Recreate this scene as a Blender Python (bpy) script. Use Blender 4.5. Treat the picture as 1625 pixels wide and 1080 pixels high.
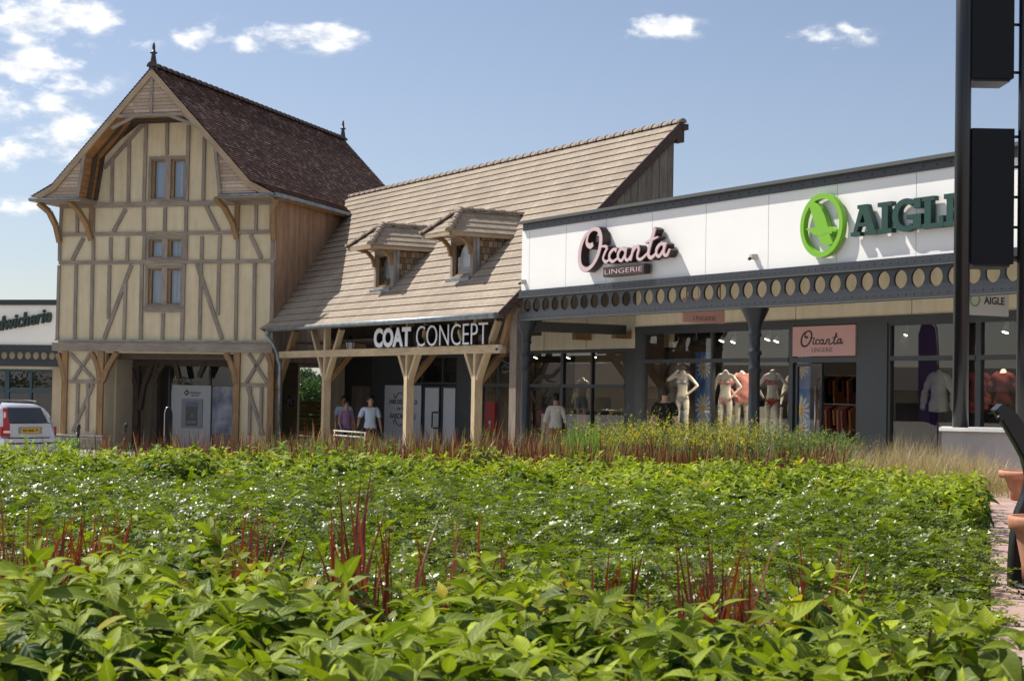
import bpy, bmesh, math, random
import numpy as np
from math import sin, cos, tan, atan, atan2, pi, radians, sqrt
from mathutils import Vector, Matrix, noise as mnoise

for o in list(bpy.data.objects): bpy.data.objects.remove(o)
random.seed(7); RNG = np.random.default_rng(11)
SC = bpy.context.scene; COL = SC.collection

# ------------------------------------------------------------------ camera
PW, PH, FPX, CZ = 1625, 1080, 2600.0, 1.65
PITCH, ROLL = atan(80/2600), radians(1.0)
cd = bpy.data.cameras.new('camera'); cam = bpy.data.objects.new('camera', cd); COL.objects.link(cam)
cd.sensor_fit = 'HORIZONTAL'; cd.sensor_width = 23.5; cd.lens = 23.5*FPX/PW
cd.clip_start = .2; cd.clip_end = 5000
cF = np.array([0, cos(PITCH), sin(PITCH)]); _U = np.array([0, -sin(PITCH), cos(PITCH)]); _R = np.array([1., 0, 0])
cR = cos(ROLL)*_R + sin(ROLL)*_U; cU = -sin(ROLL)*_R + cos(ROLL)*_U
cam.matrix_world = Matrix(((cR[0], cU[0], -cF[0], 0), (cR[1], cU[1], -cF[1], 0), (cR[2], cU[2], -cF[2], CZ), (0, 0, 0, 1)))
cd.dof.use_dof = True; cd.dof.focus_distance = 11.0; cd.dof.aperture_fstop = 11
SC.camera = cam
SC.render.resolution_x = 1024; SC.render.resolution_y = 680

# ------------------------------------------------------------------ light and sky
SUN_AZ, SUN_EL = radians(58), radians(50)        # azimuth measured left of +Y
sunv = Vector((-sin(SUN_AZ)*cos(SUN_EL), cos(SUN_AZ)*cos(SUN_EL), sin(SUN_EL)))
ld = bpy.data.lights.new('sun', 'SUN'); ld.energy = 5.0; ld.angle = radians(.53); ld.color = (1, .95, .87)
so = bpy.data.objects.new('sun', ld); COL.objects.link(so); so.rotation_euler = sunv.to_track_quat('Z', 'Y').to_euler()
SC.view_settings.view_transform = 'Standard'; SC.view_settings.look = 'None'
SC.view_settings.exposure = 0.42; SC.view_settings.gamma = 1; SC.view_settings.use_curve_mapping = False

C0 = np.array([0, 0, CZ])
def ray(x, y): return cR*(x-PW/2)/FPX - cU*(y-PH/2)/FPX + cF
def at_Y(x, y, Y): r = ray(x, y); return C0 + r*Y/r[1]
def at_z(x, y, z): r = ray(x, y); return C0 + r*(z-CZ)/r[2]

W = bpy.data.worlds.new('World'); SC.world = W; W.use_nodes = True
nt = W.node_tree; nt.nodes.clear(); N = nt.nodes.new; Lk = nt.links.new
def wmath(op, a, b=None, c=None):
    n = N('ShaderNodeMath'); n.operation = op
    for i, v in enumerate((a, b, c)):
        if v is None: continue
        if isinstance(v, (int, float)): n.inputs[i].default_value = v
        else: Lk(v, n.inputs[i])
    return n.outputs[0]
out = N('ShaderNodeOutputWorld'); bg = N('ShaderNodeBackground'); sky = N('ShaderNodeTexSky')
sky.sky_type = 'NISHITA'; sky.sun_disc = False; sky.sun_elevation = SUN_EL; sky.sun_rotation = -SUN_AZ
sky.air_density = 1.0; sky.dust_density = .6; sky.ozone_density = 1.6; sky.altitude = 100
tc = N('ShaderNodeTexCoord'); bg.inputs[1].default_value = .082
# cumulus clouds: blobs at real directions, broken up by noise
CL = [(60,25,95,30,1),(150,35,50,22,.7),(330,55,75,20,1.1),(420,62,70,20,1.15),(520,58,55,20,.95),(100,118,58,42,1.0),(45,112,65,45,1.1),
      (75,165,32,22,.55),(5,245,50,22,.9),(112,215,48,36,1.25),(30,328,40,14,.75),(1050,44,48,18,1.1),(1310,62,62,16,.8),(1350,48,30,12,.6),(215,70,30,14,.5),
      (30,160,60,30,.5),(618,296,14,8,.8)]
mp = N('ShaderNodeVectorMath'); mp.operation = 'MULTIPLY'; mp.inputs[1].default_value = (1, 1, 1.9); Lk(tc.outputs['Generated'], mp.inputs[0])
nz = N('ShaderNodeTexNoise'); nz.inputs['Scale'].default_value = 24; nz.inputs['Detail'].default_value = 10; nz.inputs['Roughness'].default_value = .62; nz.inputs['Distortion'].default_value = .25
Lk(mp.outputs[0], nz.inputs['Vector'])
nzb = N('ShaderNodeTexNoise'); nzb.inputs['Scale'].default_value = 3.2; nzb.inputs['Detail'].default_value = 7; nzb.inputs['Roughness'].default_value = .6
Lk(mp.outputs[0], nzb.inputs['Vector'])
nzc = N('ShaderNodeTexNoise'); nzc.inputs['Scale'].default_value = 60; nzc.inputs['Detail'].default_value = 5; Lk(mp.outputs[0], nzc.inputs['Vector'])
tot = None
for (px, py, sx, sy, amp) in CL:
    d = Vector(ray(px, py)).normalized(); r = Vector(tuple(cR)); u = Vector(tuple(cU))
    r = (r - d*r.dot(d)).normalized(); u = d.cross(r)*-1
    a = N('ShaderNodeVectorMath'); a.operation = 'DOT_PRODUCT'; a.inputs[1].default_value = r*(FPX/sx); Lk(tc.outputs['Generated'], a.inputs[0])
    b = N('ShaderNodeVectorMath'); b.operation = 'DOT_PRODUCT'; b.inputs[1].default_value = u*(FPX/sy); Lk(tc.outputs['Generated'], b.inputs[0])
    q = wmath('ADD', wmath('MULTIPLY', a.outputs['Value'], a.outputs['Value']), wmath('MULTIPLY', b.outputs['Value'], b.outputs['Value']))
    f = N('ShaderNodeVectorMath'); f.operation = 'DOT_PRODUCT'; f.inputs[1].default_value = d; Lk(tc.outputs['Generated'], f.inputs[0])
    g = wmath('MULTIPLY', wmath('POWER', 2.718, wmath('MULTIPLY', q, -1.0)), wmath('MULTIPLY', wmath('GREATER_THAN', f.outputs['Value'], .5), amp))
    tot = g if tot is None else wmath('MAXIMUM', tot, g)
# clouds over the rest of the sky (left of and behind the view): seen in the shop windows
sep = N('ShaderNodeSeparateXYZ'); Lk(tc.outputs['Generated'], sep.inputs[0])
side = wmath('MULTIPLY', wmath('LESS_THAN', sep.outputs['Y'], .72), .62)
side = wmath('MULTIPLY', side, wmath('GREATER_THAN', sep.outputs['Z'], 0.0))
c1 = wmath('ADD', tot, wmath('MULTIPLY', wmath('SUBTRACT', nz.outputs['Fac'], .5), 3.6))
c1 = wmath('ADD', c1, wmath('MULTIPLY', wmath('SUBTRACT', nzc.outputs['Fac'], .5), 1.7))
mr = N('ShaderNodeMapRange'); mr.interpolation_type = 'SMOOTHSTEP'; Lk(c1, mr.inputs['Value']); mr.inputs['From Min'].default_value = .25; mr.inputs['From Max'].default_value = 1.25
gate = N('ShaderNodeMapRange'); Lk(tot, gate.inputs['Value']); gate.inputs['From Min'].default_value = .04; gate.inputs['From Max'].default_value = .35
c2 = wmath('ADD', side, wmath('MULTIPLY', wmath('SUBTRACT', nzb.outputs['Fac'], .5), 2.2))
mr2 = N('ShaderNodeMapRange'); mr2.interpolation_type = 'SMOOTHSTEP'; Lk(c2, mr2.inputs['Value']); mr2.inputs['From Min'].default_value = .5; mr2.inputs['From Max'].default_value = 1.0
mrs = wmath('MULTIPLY', mr2.outputs[0], wmath('LESS_THAN', sep.outputs['Y'], .72))
cov = wmath('MINIMUM', wmath('ADD', wmath('MULTIPLY', mr.outputs[0], gate.outputs[0]), mrs), 1.0)
mix = N('ShaderNodeMixRGB'); Lk(cov, mix.inputs[0]); hs = N('ShaderNodeHueSaturation'); hs.inputs['Saturation'].default_value = .80; hs.inputs['Value'].default_value = .95; Lk(sky.outputs[0], hs.inputs['Color']); tn = N('ShaderNodeMixRGB'); tn.blend_type = 'MULTIPLY'; tn.inputs[0].default_value = 1; tn.inputs[2].default_value = (.985, .99, 1.07, 1); Lk(hs.outputs[0], tn.inputs[1]); Lk(tn.outputs[0], mix.inputs[1])
# cloud tone: sunlit white with greyer thick parts
ctr = N('ShaderNodeMapRange'); Lk(nzc.outputs['Fac'], ctr.inputs['Value']); ctr.inputs['From Min'].default_value = .3; ctr.inputs['From Max'].default_value = .62; ct = N('ShaderNodeMixRGB'); Lk(ctr.outputs[0], ct.inputs[0]); ct.inputs[1].default_value = (6.4, 6.9, 7.8, 1); ct.inputs[2].default_value = (11.5, 11.4, 11.2, 1)
Lk(ct.outputs[0], mix.inputs[2]); Lk(mix.outputs[0], bg.inputs[0]); Lk(bg.outputs[0], out.inputs[0])

# ------------------------------------------------------------------ frames (origin + heading); local x = along the facade to the right, y = into the building
class Frame:
    def __init__(s, O, a):
        s.O = np.array(O, float); s.a = a; s.u = np.array([cos(a), sin(a), 0]); s.v = np.array([-sin(a), cos(a), 0])
    def loc(s, P): d = np.array(P)-s.O; return np.array([d@s.u, d@s.v, d[2]])
    def w(s, u, v, z): return s.O+s.u*u+s.v*v+np.array([0, 0, z])
    def hit(s, x, y, v=0.): 
        r = ray(x, y); t = ((s.O+s.v*v-C0)@s.v)/(r@s.v); return s.loc(C0+r*t)
    def f(s, x, y, v=0.): p = s.hit(x, y, v); return (p[0], p[2])
A = Frame((.21087583, 36.21356, 0), radians(-60.0088))      # shop wing and barn
T = Frame((-14.03994, 50.66501, 0), radians(-17.2764))      # timber framed tower
G = Frame((0, 0, 0), 0.0)                                   # plain world
def sm(x): x = min(1, max(0, x)); return x*x*(3-2*x)
def base_z(X): return -.36+.36*sm((X+3.2)/5)
def ground_z(X, Y):
    k = sm((Y-13)/13); return .83*(1-k)+base_z(X)*k

# ------------------------------------------------------------------ mesh builder
def V(*a): return np.array(a, float)
class MB:
    def __init__(s): s.v = []; s.f = []; s.uv = []; s.sm = []
    def face(s, pts, ax=None, smooth=False):
        i0 = len(s.v); P = [np.array(p, float) for p in pts]; s.v += P; s.f.append(tuple(range(i0, i0+len(P))))
        n = np.zeros(3)
        for i in range(len(P)): n += np.cross(P[i]-P[0], P[(i+1) % len(P)]-P[0])
        l = np.linalg.norm(n); n = n/l if l > 1e-12 else V(0, 0, 1)
        if ax is None:
            t = np.cross(V(0, 0, 1), n); t = t/np.linalg.norm(t) if np.linalg.norm(t) > 1e-3 else V(1, 0, 0)
        else:
            t = np.array(ax, float); t = t-n*(t@n); t = t/np.linalg.norm(t) if np.linalg.norm(t) > 1e-3 else np.cross(n, V(.3, .5, .8))
        b = np.cross(n, t); s.uv += [(p@t, p@b) for p in P]; s.sm.append(smooth)
    def prism(s, pts, vec, ax=None):
        P = [np.array(p, float) for p in pts]; vec = np.array(vec, float); Q = [p+vec for p in P]
        s.face(P[::-1], ax); s.face(Q, ax)
        for i in range(len(P)):
            j = (i+1) % len(P); s.face([P[i], P[j], Q[j], Q[i]], ax)
    def box(s, x0, x1, y0, y1, z0, z1, ax='auto'):
        if ax == 'auto':
            d = (abs(x1-x0), abs(y1-y0), abs(z1-z0)); ax = [0, 0, 0]; ax[d.index(max(d))] = 1
        s.prism([(x0, y0, z0), (x1, y0, z0), (x1, y1, z0), (x0, y1, z0)], (0, 0, z1-z0), ax)
    def beam(s, p, q, w, d, side):
        # rectangular bar p -> q; side = thickness direction (width is perpendicular to it)
        p = np.array(p, float); q = np.array(q, float); a = q-p; L = np.linalg.norm(a); a = a/L
        side = np.array(side, float); side = side-a*(side@a); side = side/np.linalg.norm(side); w2 = np.cross(a, side)
        c = [p+w2*i*w/2+side*j*d/2 for i, j in ((-1, -1), (1, -1), (1, 1), (-1, 1))]
        s.prism(c, a*L, a)
    def tube(s, pts, r, seg=8, cap=True, smooth=True):
        P = [np.array(p, float) for p in pts]; n = len(P); r = r if hasattr(r, '__len__') else [r]*n
        rings = []; up = None
        for i in range(n):
            t = P[min(i+1, n-1)]-P[max(i-1, 0)]; t = t/np.linalg.norm(t)
            if up is None: up = V(0, 0, 1) if abs(t[2]) < .9 else V(1, 0, 0)
            a = np.cross(up, t); a = a/np.linalg.norm(a); b = np.cross(t, a); up = b
            rings.append([P[i]+(a*cos(k*2*pi/seg)+b*sin(k*2*pi/seg))*r[i] for k in range(seg)])
        for i in range(n-1):
            for k in range(seg):
                m = (k+1) % seg; s.face([rings[i][k], rings[i][m], rings[i+1][m], rings[i+1][k]], P[i+1]-P[i], smooth)
        if cap: s.face(rings[0][::-1]); s.face(rings[-1])
    def lathe(s, c, prof, seg=16, smooth=True):
        c = np.array(c, float)
        for (r0, z0), (r1, z1) in zip(prof[:-1], prof[1:]):
            for k in range(seg):
                a, b = 2*pi*k/seg, 2*pi*(k+1)/seg
                q = [c+V(r0*cos(a), r0*sin(a), z0), c+V(r0*cos(b), r0*sin(b), z0), c+V(r1*cos(b), r1*sin(b), z1), c+V(r1*cos(a), r1*sin(a), z1)]
                if r0 < 1e-5: q = q[1:]
                elif r1 < 1e-5: q = q[:3]
                s.face(q, None, smooth)
    def ball(s, c, r, seg=10, sz=1.):
        m = max(4, seg//2); s.lathe(c, [(r*sin(pi*i/m), -r*sz*cos(pi*i/m)) for i in range(m+1)], seg)
    def ribbon(s, pts, w, y0, y1, steps=5):
        # brush stroke in the x-z plane, extruded from y0 to y1; pts (x,z) with optional width factor
        P = [np.array((p[0], p[1], (p[2] if len(p) > 2 else 1.)), float) for p in pts]; Q = []
        for i in range(len(P)-1):
            a, b, c, d = P[max(i-1, 0)], P[i], P[i+1], P[min(i+2, len(P)-1)]
            for k in range(steps):
                t = k/steps; Q.append(.5*((2*b)+(c-a)*t+(2*a-5*b+4*c-d)*t*t+(3*b-a-3*c+d)*t**3))
        Q.append(P[-1]); L = []; R = []
        for i, q in enumerate(Q):
            t = (Q[min(i+1, len(Q)-1)]-Q[max(i-1, 0)])[:2]; t = t/(np.linalg.norm(t)+1e-9); n = V(-t[1], t[0])*w*q[2]/2
            L.append(q[:2]+n); R.append(q[:2]-n)
        for i in range(len(Q)-1):
            a, b, c, d = L[i], L[i+1], R[i+1], R[i]
            s.face([V(p[0], y0, p[1]) for p in (a, b, c, d)]); 
            s.face([V(a[0], y0, a[1]), V(a[0], y1, a[1]), V(b[0], y1, b[1]), V(b[0], y0, b[1])])
            s.face([V(d[0], y0, d[1]), V(c[0], y0, c[1]), V(c[0], y1, c[1]), V(d[0], y1, d[1])])
        for i in (0, len(Q)-1):
            a, d = L[i], R[i]; s.face([V(a[0], y0, a[1]), V(d[0], y0, d[1]), V(d[0], y1, d[1]), V(a[0], y1, a[1])])
    def text(s, txt, x0, x1, z0, z1, y0, y1, bold=0., shear=0., rot=0., res=4):
        cu = bpy.data.curves.new('t', 'FONT'); cu.body = txt; cu.offset = bold; cu.shear = shear; cu.extrude = .5; cu.resolution_u = res; cu.align_x = 'LEFT'
        ob = bpy.data.objects.new('t', cu); COL.objects.link(ob); dg = bpy.context.evaluated_depsgraph_get()
        me = bpy.data.meshes.new_from_object(ob.evaluated_get(dg)); vs = np.array([v.co[:] for v in me.vertices]); fs = [tuple(p.vertices) for p in me.polygons]
        bpy.data.objects.remove(ob); bpy.data.curves.remove(cu); bpy.data.meshes.remove(me)
        mn, mx = vs.min(0), vs.max(0); sx = (x1-x0)/(mx[0]-mn[0]); sz = (z1-z0)/(mx[1]-mn[1])
        X = x0+(vs[:, 0]-mn[0])*sx; Z = z0+(vs[:, 1]-mn[1])*sz+(X-x0)*tan(rot); Y = np.where(vs[:, 2] > 0, y0, y1)
        i0 = len(s.v); s.v += [V(a, b, c) for a, b, c in zip(X, Y, Z)]
        for f in fs:
            s.f.append(tuple(i0+i for i in f)); s.uv += [(X[i], Z[i]) for i in f]; s.sm.append(False)
    def pieces(s):
        key = {}; par = list(range(len(s.f)))
        def fd(i):
            while par[i] != i: par[i] = par[par[i]]; i = par[i]
            return i
        for i, f in enumerate(s.f):
            for v in f:
                k = tuple(np.round(s.v[v], 4))
                if k in key: par[fd(i)] = fd(key[k])
                else: key[k] = i
        gr = {}; st = 0
        for i, f in enumerate(s.f): gr.setdefault(fd(i), []).append((i, st)); st += len(f)
        out = []
        for L in gr.values():
            m = MB()
            for i, st in L:
                f = s.f[i]; i0 = len(m.v); m.v += [s.v[v] for v in f]; m.f.append(tuple(range(i0, i0+len(f)))); m.uv += s.uv[st:st+len(f)]; m.sm.append(s.sm[i])
            out.append(m)
        return out
    def build_each(s, name, mat, parent=None): return [m.build(name, mat, parent) for m in s.pieces()]
    def build(s, name, mat, parent=None, fr=None, recalc=True):
        off = V(0, 0, 0)
        if parent is not None: off = OFF.get(parent.name, V(0, 0, 0))
        me = bpy.data.meshes.new(name); me.from_pydata([tuple(p-off) for p in s.v], [], s.f)
        uvl = me.uv_layers.new(name='UVMap'); uvl.data.foreach_set('uv', np.array(s.uv, np.float32).ravel())
        me.polygons.foreach_set('use_smooth', np.array(s.sm, bool))
        if recalc:
            bm = bmesh.new(); bm.from_mesh(me); bmesh.ops.remove_doubles(bm, verts=bm.verts, dist=1e-5); bmesh.ops.recalc_face_normals(bm, faces=bm.faces); bm.to_mesh(me); bm.free()
        me.materials.append(mat); o = bpy.data.objects.new(name, me); COL.objects.link(o)
        OFF[o.name] = off
        if parent is not None: o.parent = parent
        elif fr is not None: o.location = fr.O; o.rotation_euler.z = fr.a
        return o
OFF = {}
def tag(o, label=None, cat=None, group=None, kind=None):
    for k, v in (('label', label), ('category', cat), ('group', group), ('kind', kind)):
        if v: o[k] = v
    return o
def thing(name, label, cat, fr, loc=(0, 0, 0), group=None, rz=0.):
    o = bpy.data.objects.new(name, None); COL.objects.link(o); o.empty_display_size = .2
    o.location = fr.w(*loc); o.rotation_euler.z = fr.a+rz; OFF[o.name] = V(*loc) if rz == 0 else V(0, 0, 0)
    return tag(o, label, cat, group)
def copy_tree(o, parent=None):
    c = o.copy(); COL.objects.link(c); c.parent = parent
    for ch in list(o.children): copy_tree(ch, c)
    return c

# ------------------------------------------------------------------ materials
MATS = {}
def mat(name, col=(.5, .5, .5), rough=.6, metal=0., spec=.5):
    m = bpy.data.materials.new(name); m.use_nodes = True; b = m.node_tree.nodes['Principled BSDF']
    b.inputs['Base Color'].default_value = (*col, 1); b.inputs['Roughness'].default_value = rough
    b.inputs['Metallic'].default_value = metal; b.inputs['Specular IOR Level'].default_value = spec
    MATS[name] = m; return m
class NB:
    def __init__(s, m): s.t = m.node_tree; s.b = s.t.nodes['Principled BSDF']; s.out = s.t.nodes['Material Output']
    def n(s, typ, **kw):
        x = s.t.nodes.new(typ)
        for k, v in kw.items():
            if k in x.inputs: x.inputs[k].default_value = v
            else: setattr(x, k, v)
        return x
    def l(s, a, b): s.t.links.new(a, b)
    def uv(s, sx=1, sy=1, src='UV'):
        c = s.n('ShaderNodeTexCoord'); m = s.n('ShaderNodeMapping'); m.inputs['Scale'].default_value = (sx, sy, 1 if src == 'UV' else sy)
        s.l(c.outputs[src], m.inputs[0]); return m.outputs[0]
    def noise(s, vec, sc, det=4, rough=.55, dist=0.):
        x = s.n('ShaderNodeTexNoise'); x.inputs['Scale'].default_value = sc; x.inputs['Detail'].default_value = det
        x.inputs['Roughness'].default_value = rough; x.inputs['Distortion'].default_value = dist; s.l(vec, x.inputs['Vector']); return x.outputs['Fac']
    def ramp(s, fac, stops):
        r = s.n('ShaderNodeValToRGB'); e = r.color_ramp.elements
        while len(e) < len(stops): e.new(.5)
        for x, (p, c) in zip(e, stops): x.position = p; x.color = (*c, 1) if len(c) == 3 else c
        s.l(fac, r.inputs[0]); return r.outputs[0]
    def mix(s, fac, a, b, mode='MIX'):
        x = s.n('ShaderNodeMixRGB'); x.blend_type = mode
        for i, v in enumerate((fac, a, b)):
            if isinstance(v, (int, float)): x.inputs[i].default_value = v
            elif isinstance(v, tuple): x.inputs[i].default_value = (*v, 1)
            else: s.l(v, x.inputs[i])
        return x.outputs[0]
    def math(s, op, a, b=0.):
        x = s.n('ShaderNodeMath'); x.operation = op
        for i, v in enumerate((a, b)):
            if isinstance(v, (int, float)): x.inputs[i].default_value = v
            else: s.l(v, x.inputs[i])
        return x.outputs[0]
    def bump(s, h, st=.3, d=.01):
        x = s.n('ShaderNodeBump'); x.inputs['Strength'].default_value = st; x.inputs['Distance'].default_value = d; s.l(h, x.inputs['Height']); s.l(x.outputs[0], s.b.inputs['Normal'])
    def col(s, c): s.l(c, s.b.inputs['Base Color'])

def wood(name, stops, rough=.75, island=.35, knots=True):
    m = mat(name, rough=rough, spec=.25); b = NB(m); v = b.uv(1.2, 22)
    g = b.noise(v, 2.2, 6, .62, .6); c = b.ramp(g, stops)
    big = b.noise(b.uv(.7, 1.5), 1.6, 3); c = b.mix(.45, c, b.ramp(big, [(.35, (.62, .6, .58)), (.65, (1.12, 1.08, 1.02))]), 'MULTIPLY')
    geo = b.n('ShaderNodeNewGeometry'); c = b.mix(island, c, b.ramp(geo.outputs['Random Per Island'], [(0, (.55, .55, .57)), (1, (1.35, 1.28, 1.2))]), 'MULTIPLY')
    if knots:
        k = b.n('ShaderNodeTexVoronoi'); b.l(b.uv(1.6, 5), k.inputs['Vector']); k.inputs['Scale'].default_value = 1.7
        c = b.mix(b.math('MULTIPLY', b.math('LESS_THAN', k.outputs['Distance'], .06), .55), c, (.12, .07, .04))
    b.col(c); b.bump(g, .5, .008); return m
M = {}
M['oak'] = wood('aged_oak', [(.25, (.15, .127, .107)), (.5, (.295, .255, .215)), (.75, (.44, .39, .335))])
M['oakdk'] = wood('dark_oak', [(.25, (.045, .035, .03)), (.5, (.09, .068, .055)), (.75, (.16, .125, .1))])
M['oakwarm'] = wood('warm_oak', [(.25, (.15, .09, .045)), (.5, (.30, .19, .10)), (.75, (.44, .30, .17))])
M['post'] = wood('pale_post_oak', [(.2, (.36, .26, .15)), (.5, (.56, .44, .28)), (.8, (.72, .60, .42))], island=.12)
M['pine'] = wood('pine_boards', [(.25, (.24, .14, .085)), (.5, (.38, .25, .165)), (.75, (.50, .36, .26))])
M['larch'] = wood('grey_larch_boards', [(.25, (.13, .105, .085)), (.5, (.22, .185, .15)), (.75, (.33, .285, .24))])
M['barge'] = wood('bargeboard', [(.25, (.26, .19, .12)), (.5, (.38, .29, .2)), (.75, (.48, .39, .28))], island=.1)
M['soffit'] = wood('varnished_soffit', [(.25, (.24, .11, .045)), (.5, (.42, .21, .08)), (.75, (.55, .32, .14))])
M['fence'] = wood('treated_fence', [(.25, (.22, .15, .07)), (.5, (.36, .26, .13)), (.75, (.45, .34, .19))])

def shingle(name, w, h, stops, mortar=(.05, .035, .025), rough=.85):
    m = mat(name, rough=rough, spec=.2); b = NB(m); uv = b.uv(1, 1)
    br = b.n('ShaderNodeTexBrick'); b.l(uv, br.inputs['Vector']); br.offset = .5; br.inputs['Scale'].default_value = 1
    br.inputs['Brick Width'].default_value = w; br.inputs['Row Height'].default_value = h; br.inputs['Mortar Size'].default_value = h*.05; br.inputs['Mortar Smooth'].default_value = .2; br.inputs['Bias'].default_value = 0
    br.inputs['Color1'].default_value = (0, 0, 0, 1); br.inputs['Color2'].default_value = (1, 1, 1, 1); br.inputs['Mortar'].default_value = (.5, .5, .5, 1)
    c = b.ramp(br.outputs['Color'], stops); g = b.noise(b.uv(6, 6), 3, 6); c = b.mix(.6, c, b.ramp(g, [(.3, (.6, .6, .6)), (.7, (1.3, 1.3, 1.3))]), 'MULTIPLY')
    st = b.noise(b.uv(.5, .25), 1.3, 4); c = b.mix(.5, c, b.ramp(st, [(.35, (.7, .7, .7)), (.65, (1.15, 1.12, 1.08))]), 'MULTIPLY')
    c = b.mix(br.outputs['Fac'], c, mortar); b.col(c)
    hgt = b.math('SUBTRACT', b.math('ADD', b.math('MULTIPLY', g, .35), br.outputs['Color']), b.math('MULTIPLY', br.outputs['Fac'], 1.5)); b.bump(hgt, .5, .012); return m
M['tiledk'] = shingle('dark_clay_tiles', .17, .115, [(0, (.036, .019, .017)), (.35, (.085, .042, .033)), (.6, (.125, .06, .045)), (.85, (.17, .10, .08)), (1, (.30, .23, .20))], (.02, .012, .01))
M['tiletan'] = shingle('tan_roof_tiles', .30, .30, [(0, (.295, .24, .185)), (.5, (.32, .263, .205)), (1, (.35, .292, .232))], (.24, .20, .16))
M['shingle'] = shingle('wooden_shingles', .13, .16, [(0, (.17, .11, .07)), (.5, (.30, .21, .14)), (1, (.42, .31, .21))])
M['brick'] = shingle('pale_brick', .23, .075, [(0, (.30, .25, .2)), (1, (.46, .41, .35))], (.12, .11, .1))
M['ridge'] = mat('ridge_tile', (.25, .195, .15), .85); b = NB(M['ridge']); b.col(b.ramp(b.noise(b.uv(8, 8), 2, 5), [(.3, (.17, .125, .095)), (.7, (.31, .25, .195))]))
M['ridgedk'] = mat('dark_ridge_tile', (.06, .035, .03), .8); b = NB(M['ridgedk']); b.col(b.ramp(b.noise(b.uv(8, 8), 2, 5), [(.3, (.04, .024, .02)), (.7, (.10, .06, .05))]))

def plaster(name, c0, c1, sc=3.):
    m = mat(name, rough=.9, spec=.15); b = NB(m); v = b.uv(1, 1, 'Object'); g = b.noise(v, sc, 6, .6); f = b.noise(v, 60, 3)
    c = b.ramp(g, [(.3, c0), (.7, c1)]); st = b.noise(b.uv(2.4, .35, 'Object'), 2.5, 4)
    b.col(b.mix(.5, c, b.ramp(st, [(.35, (.84, .82, .78)), (.65, (1.06, 1.05, 1.04))]), 'MULTIPLY')); b.bump(f, .15, .004); return m
M['plaster'] = plaster('ochre_plaster', (.60, .51, .345), (.67, .58, .405))
M['beige'] = plaster('beige_render', (.52, .445, .32), (.58, .50, .37))
M['cream'] = plaster('cream_panel', (.70, .645, .50), (.75, .69, .545), 1.)
M['white'] = mat('white_panel', (.86, .85, .82), .45, spec=.3); b = NB(M['white'])
b.col(b.mix(b.noise(b.uv(.4, 1.2, 'Object'), 2, 5), (.80, .79, .765), (.88, .87, .845)))
M['conc'] = plaster('pale_concrete', (.42, .41, .39), (.58, .57, .54), 2.)
M['girder'] = mat('blue_grey_paint', (.055, .066, .085), .38, spec=.5); b = NB(M['girder'])
b.col(b.mix(b.noise(b.uv(1, 3, 'Object'), 3, 5), (.018, .021, .026), (.032, .036, .043))); b.bump(b.noise(b.uv(1, 1, 'Object'), 25, 3), .08, .004)
M['column'] = mat('dark_column_paint', (.017, .020, .028), .35); M['frame'] = mat('anthracite_frame', (.04, .046, .052), .4); b = NB(M['frame']); b.col(b.mix(b.noise(b.uv(1, 1, 'Object'), 2, 4), (.033, .038, .044), (.052, .058, .064)))
M['black'] = mat('black_metal', (.010, .011, .013), .36, spec=.4); M['blackpole'] = mat('black_pole_paint', (.014, .016, .021), .28)
M['panelbk'] = mat('charcoal_panel', (.009, .011, .015), .65, spec=.2); M['zinc'] = mat('zinc', (.20, .23, .25), .42, .6); b = NB(M['zinc']); b.col(b.ramp(b.noise(b.uv(2, 2, 'Object'), 3, 5), [(.3, (.15, .175, .195)), (.7, (.30, .34, .36))]))
M['capgrey'] = mat('roof_edge_metal', (.10, .105, .10), .5, .3)
M['teal'] = mat('teal_frame', (.03, .085, .11), .4); M['steel'] = mat('steel', (.5, .5, .52), .3, 1.)
M['dark'] = mat('dark_interior', (.022, .02, .018), .8); M['darkwall'] = mat('interior_wall', (.12, .10, .08), .8)
M['warmwall'] = mat('warm_interior_wall', (.30, .24, .17), .8); M['greypanel'] = mat('grey_display_panel', (.40, .36, .34), .7)
M['green'] = mat('dark_green_letters', (.008, .048, .034), .45); M['lime'] = mat('lime_green_logo', (.19, .45, .022), .4)
M['pink'] = mat('pale_pink_letters', (.60, .44, .45), .5); M['maroon'] = mat('dark_maroon_side', (.035, .016, .018), .5); M['pinksign'] = mat('pink_sign', (.62, .36, .34), .5)
M['ink'] = mat('black_ink', (.015, .012, .012), .5); M['inkg'] = mat('grey_ink', (.09, .09, .1), .6)
M['letwhite'] = mat('white_letters', (.75, .76, .78), .4); M['letside'] = mat('black_letter_sides', (.012, .012, .013), .5); M['letgreen'] = mat('bottle_green_letters', (.02, .045, .035), .5)
M['curtain'] = mat('blue_white_curtain', (.62, .68, .78), .8); M['ivory'] = mat('ivory_plastic', (.55, .53, .45), .5); M['poster'] = mat('frosted_white_film', (.62, .63, .67), .6)
M['terra'] = mat('terracotta', (.45, .20, .11), .75); b = NB(M['terra']); b.col(b.ramp(b.noise(b.uv(1, 1, 'Object'), 9, 5), [(.3, (.34, .14, .075)), (.55, (.47, .21, .12)), (.8, (.55, .33, .22))])); b.bump(b.noise(b.uv(1, 1, 'Object'), 70, 3), .15, .003)
M['red'] = mat('red_box', (.30, .02, .02), .4); M['atm'] = mat('atm_grey', (.40, .42, .43), .4); M['atmdk'] = mat('atm_dark', (.06, .065, .07), .35); M['screen'] = mat('atm_screen', (.10, .10, .22), .2)
M['mann'] = mat('mannequin_white', (.66, .61, .52), .45); M['skin'] = mat('skin', (.48, .27, .18), .55); M['hair'] = mat('dark_hair', (.018, .012, .009), .6)
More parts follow.
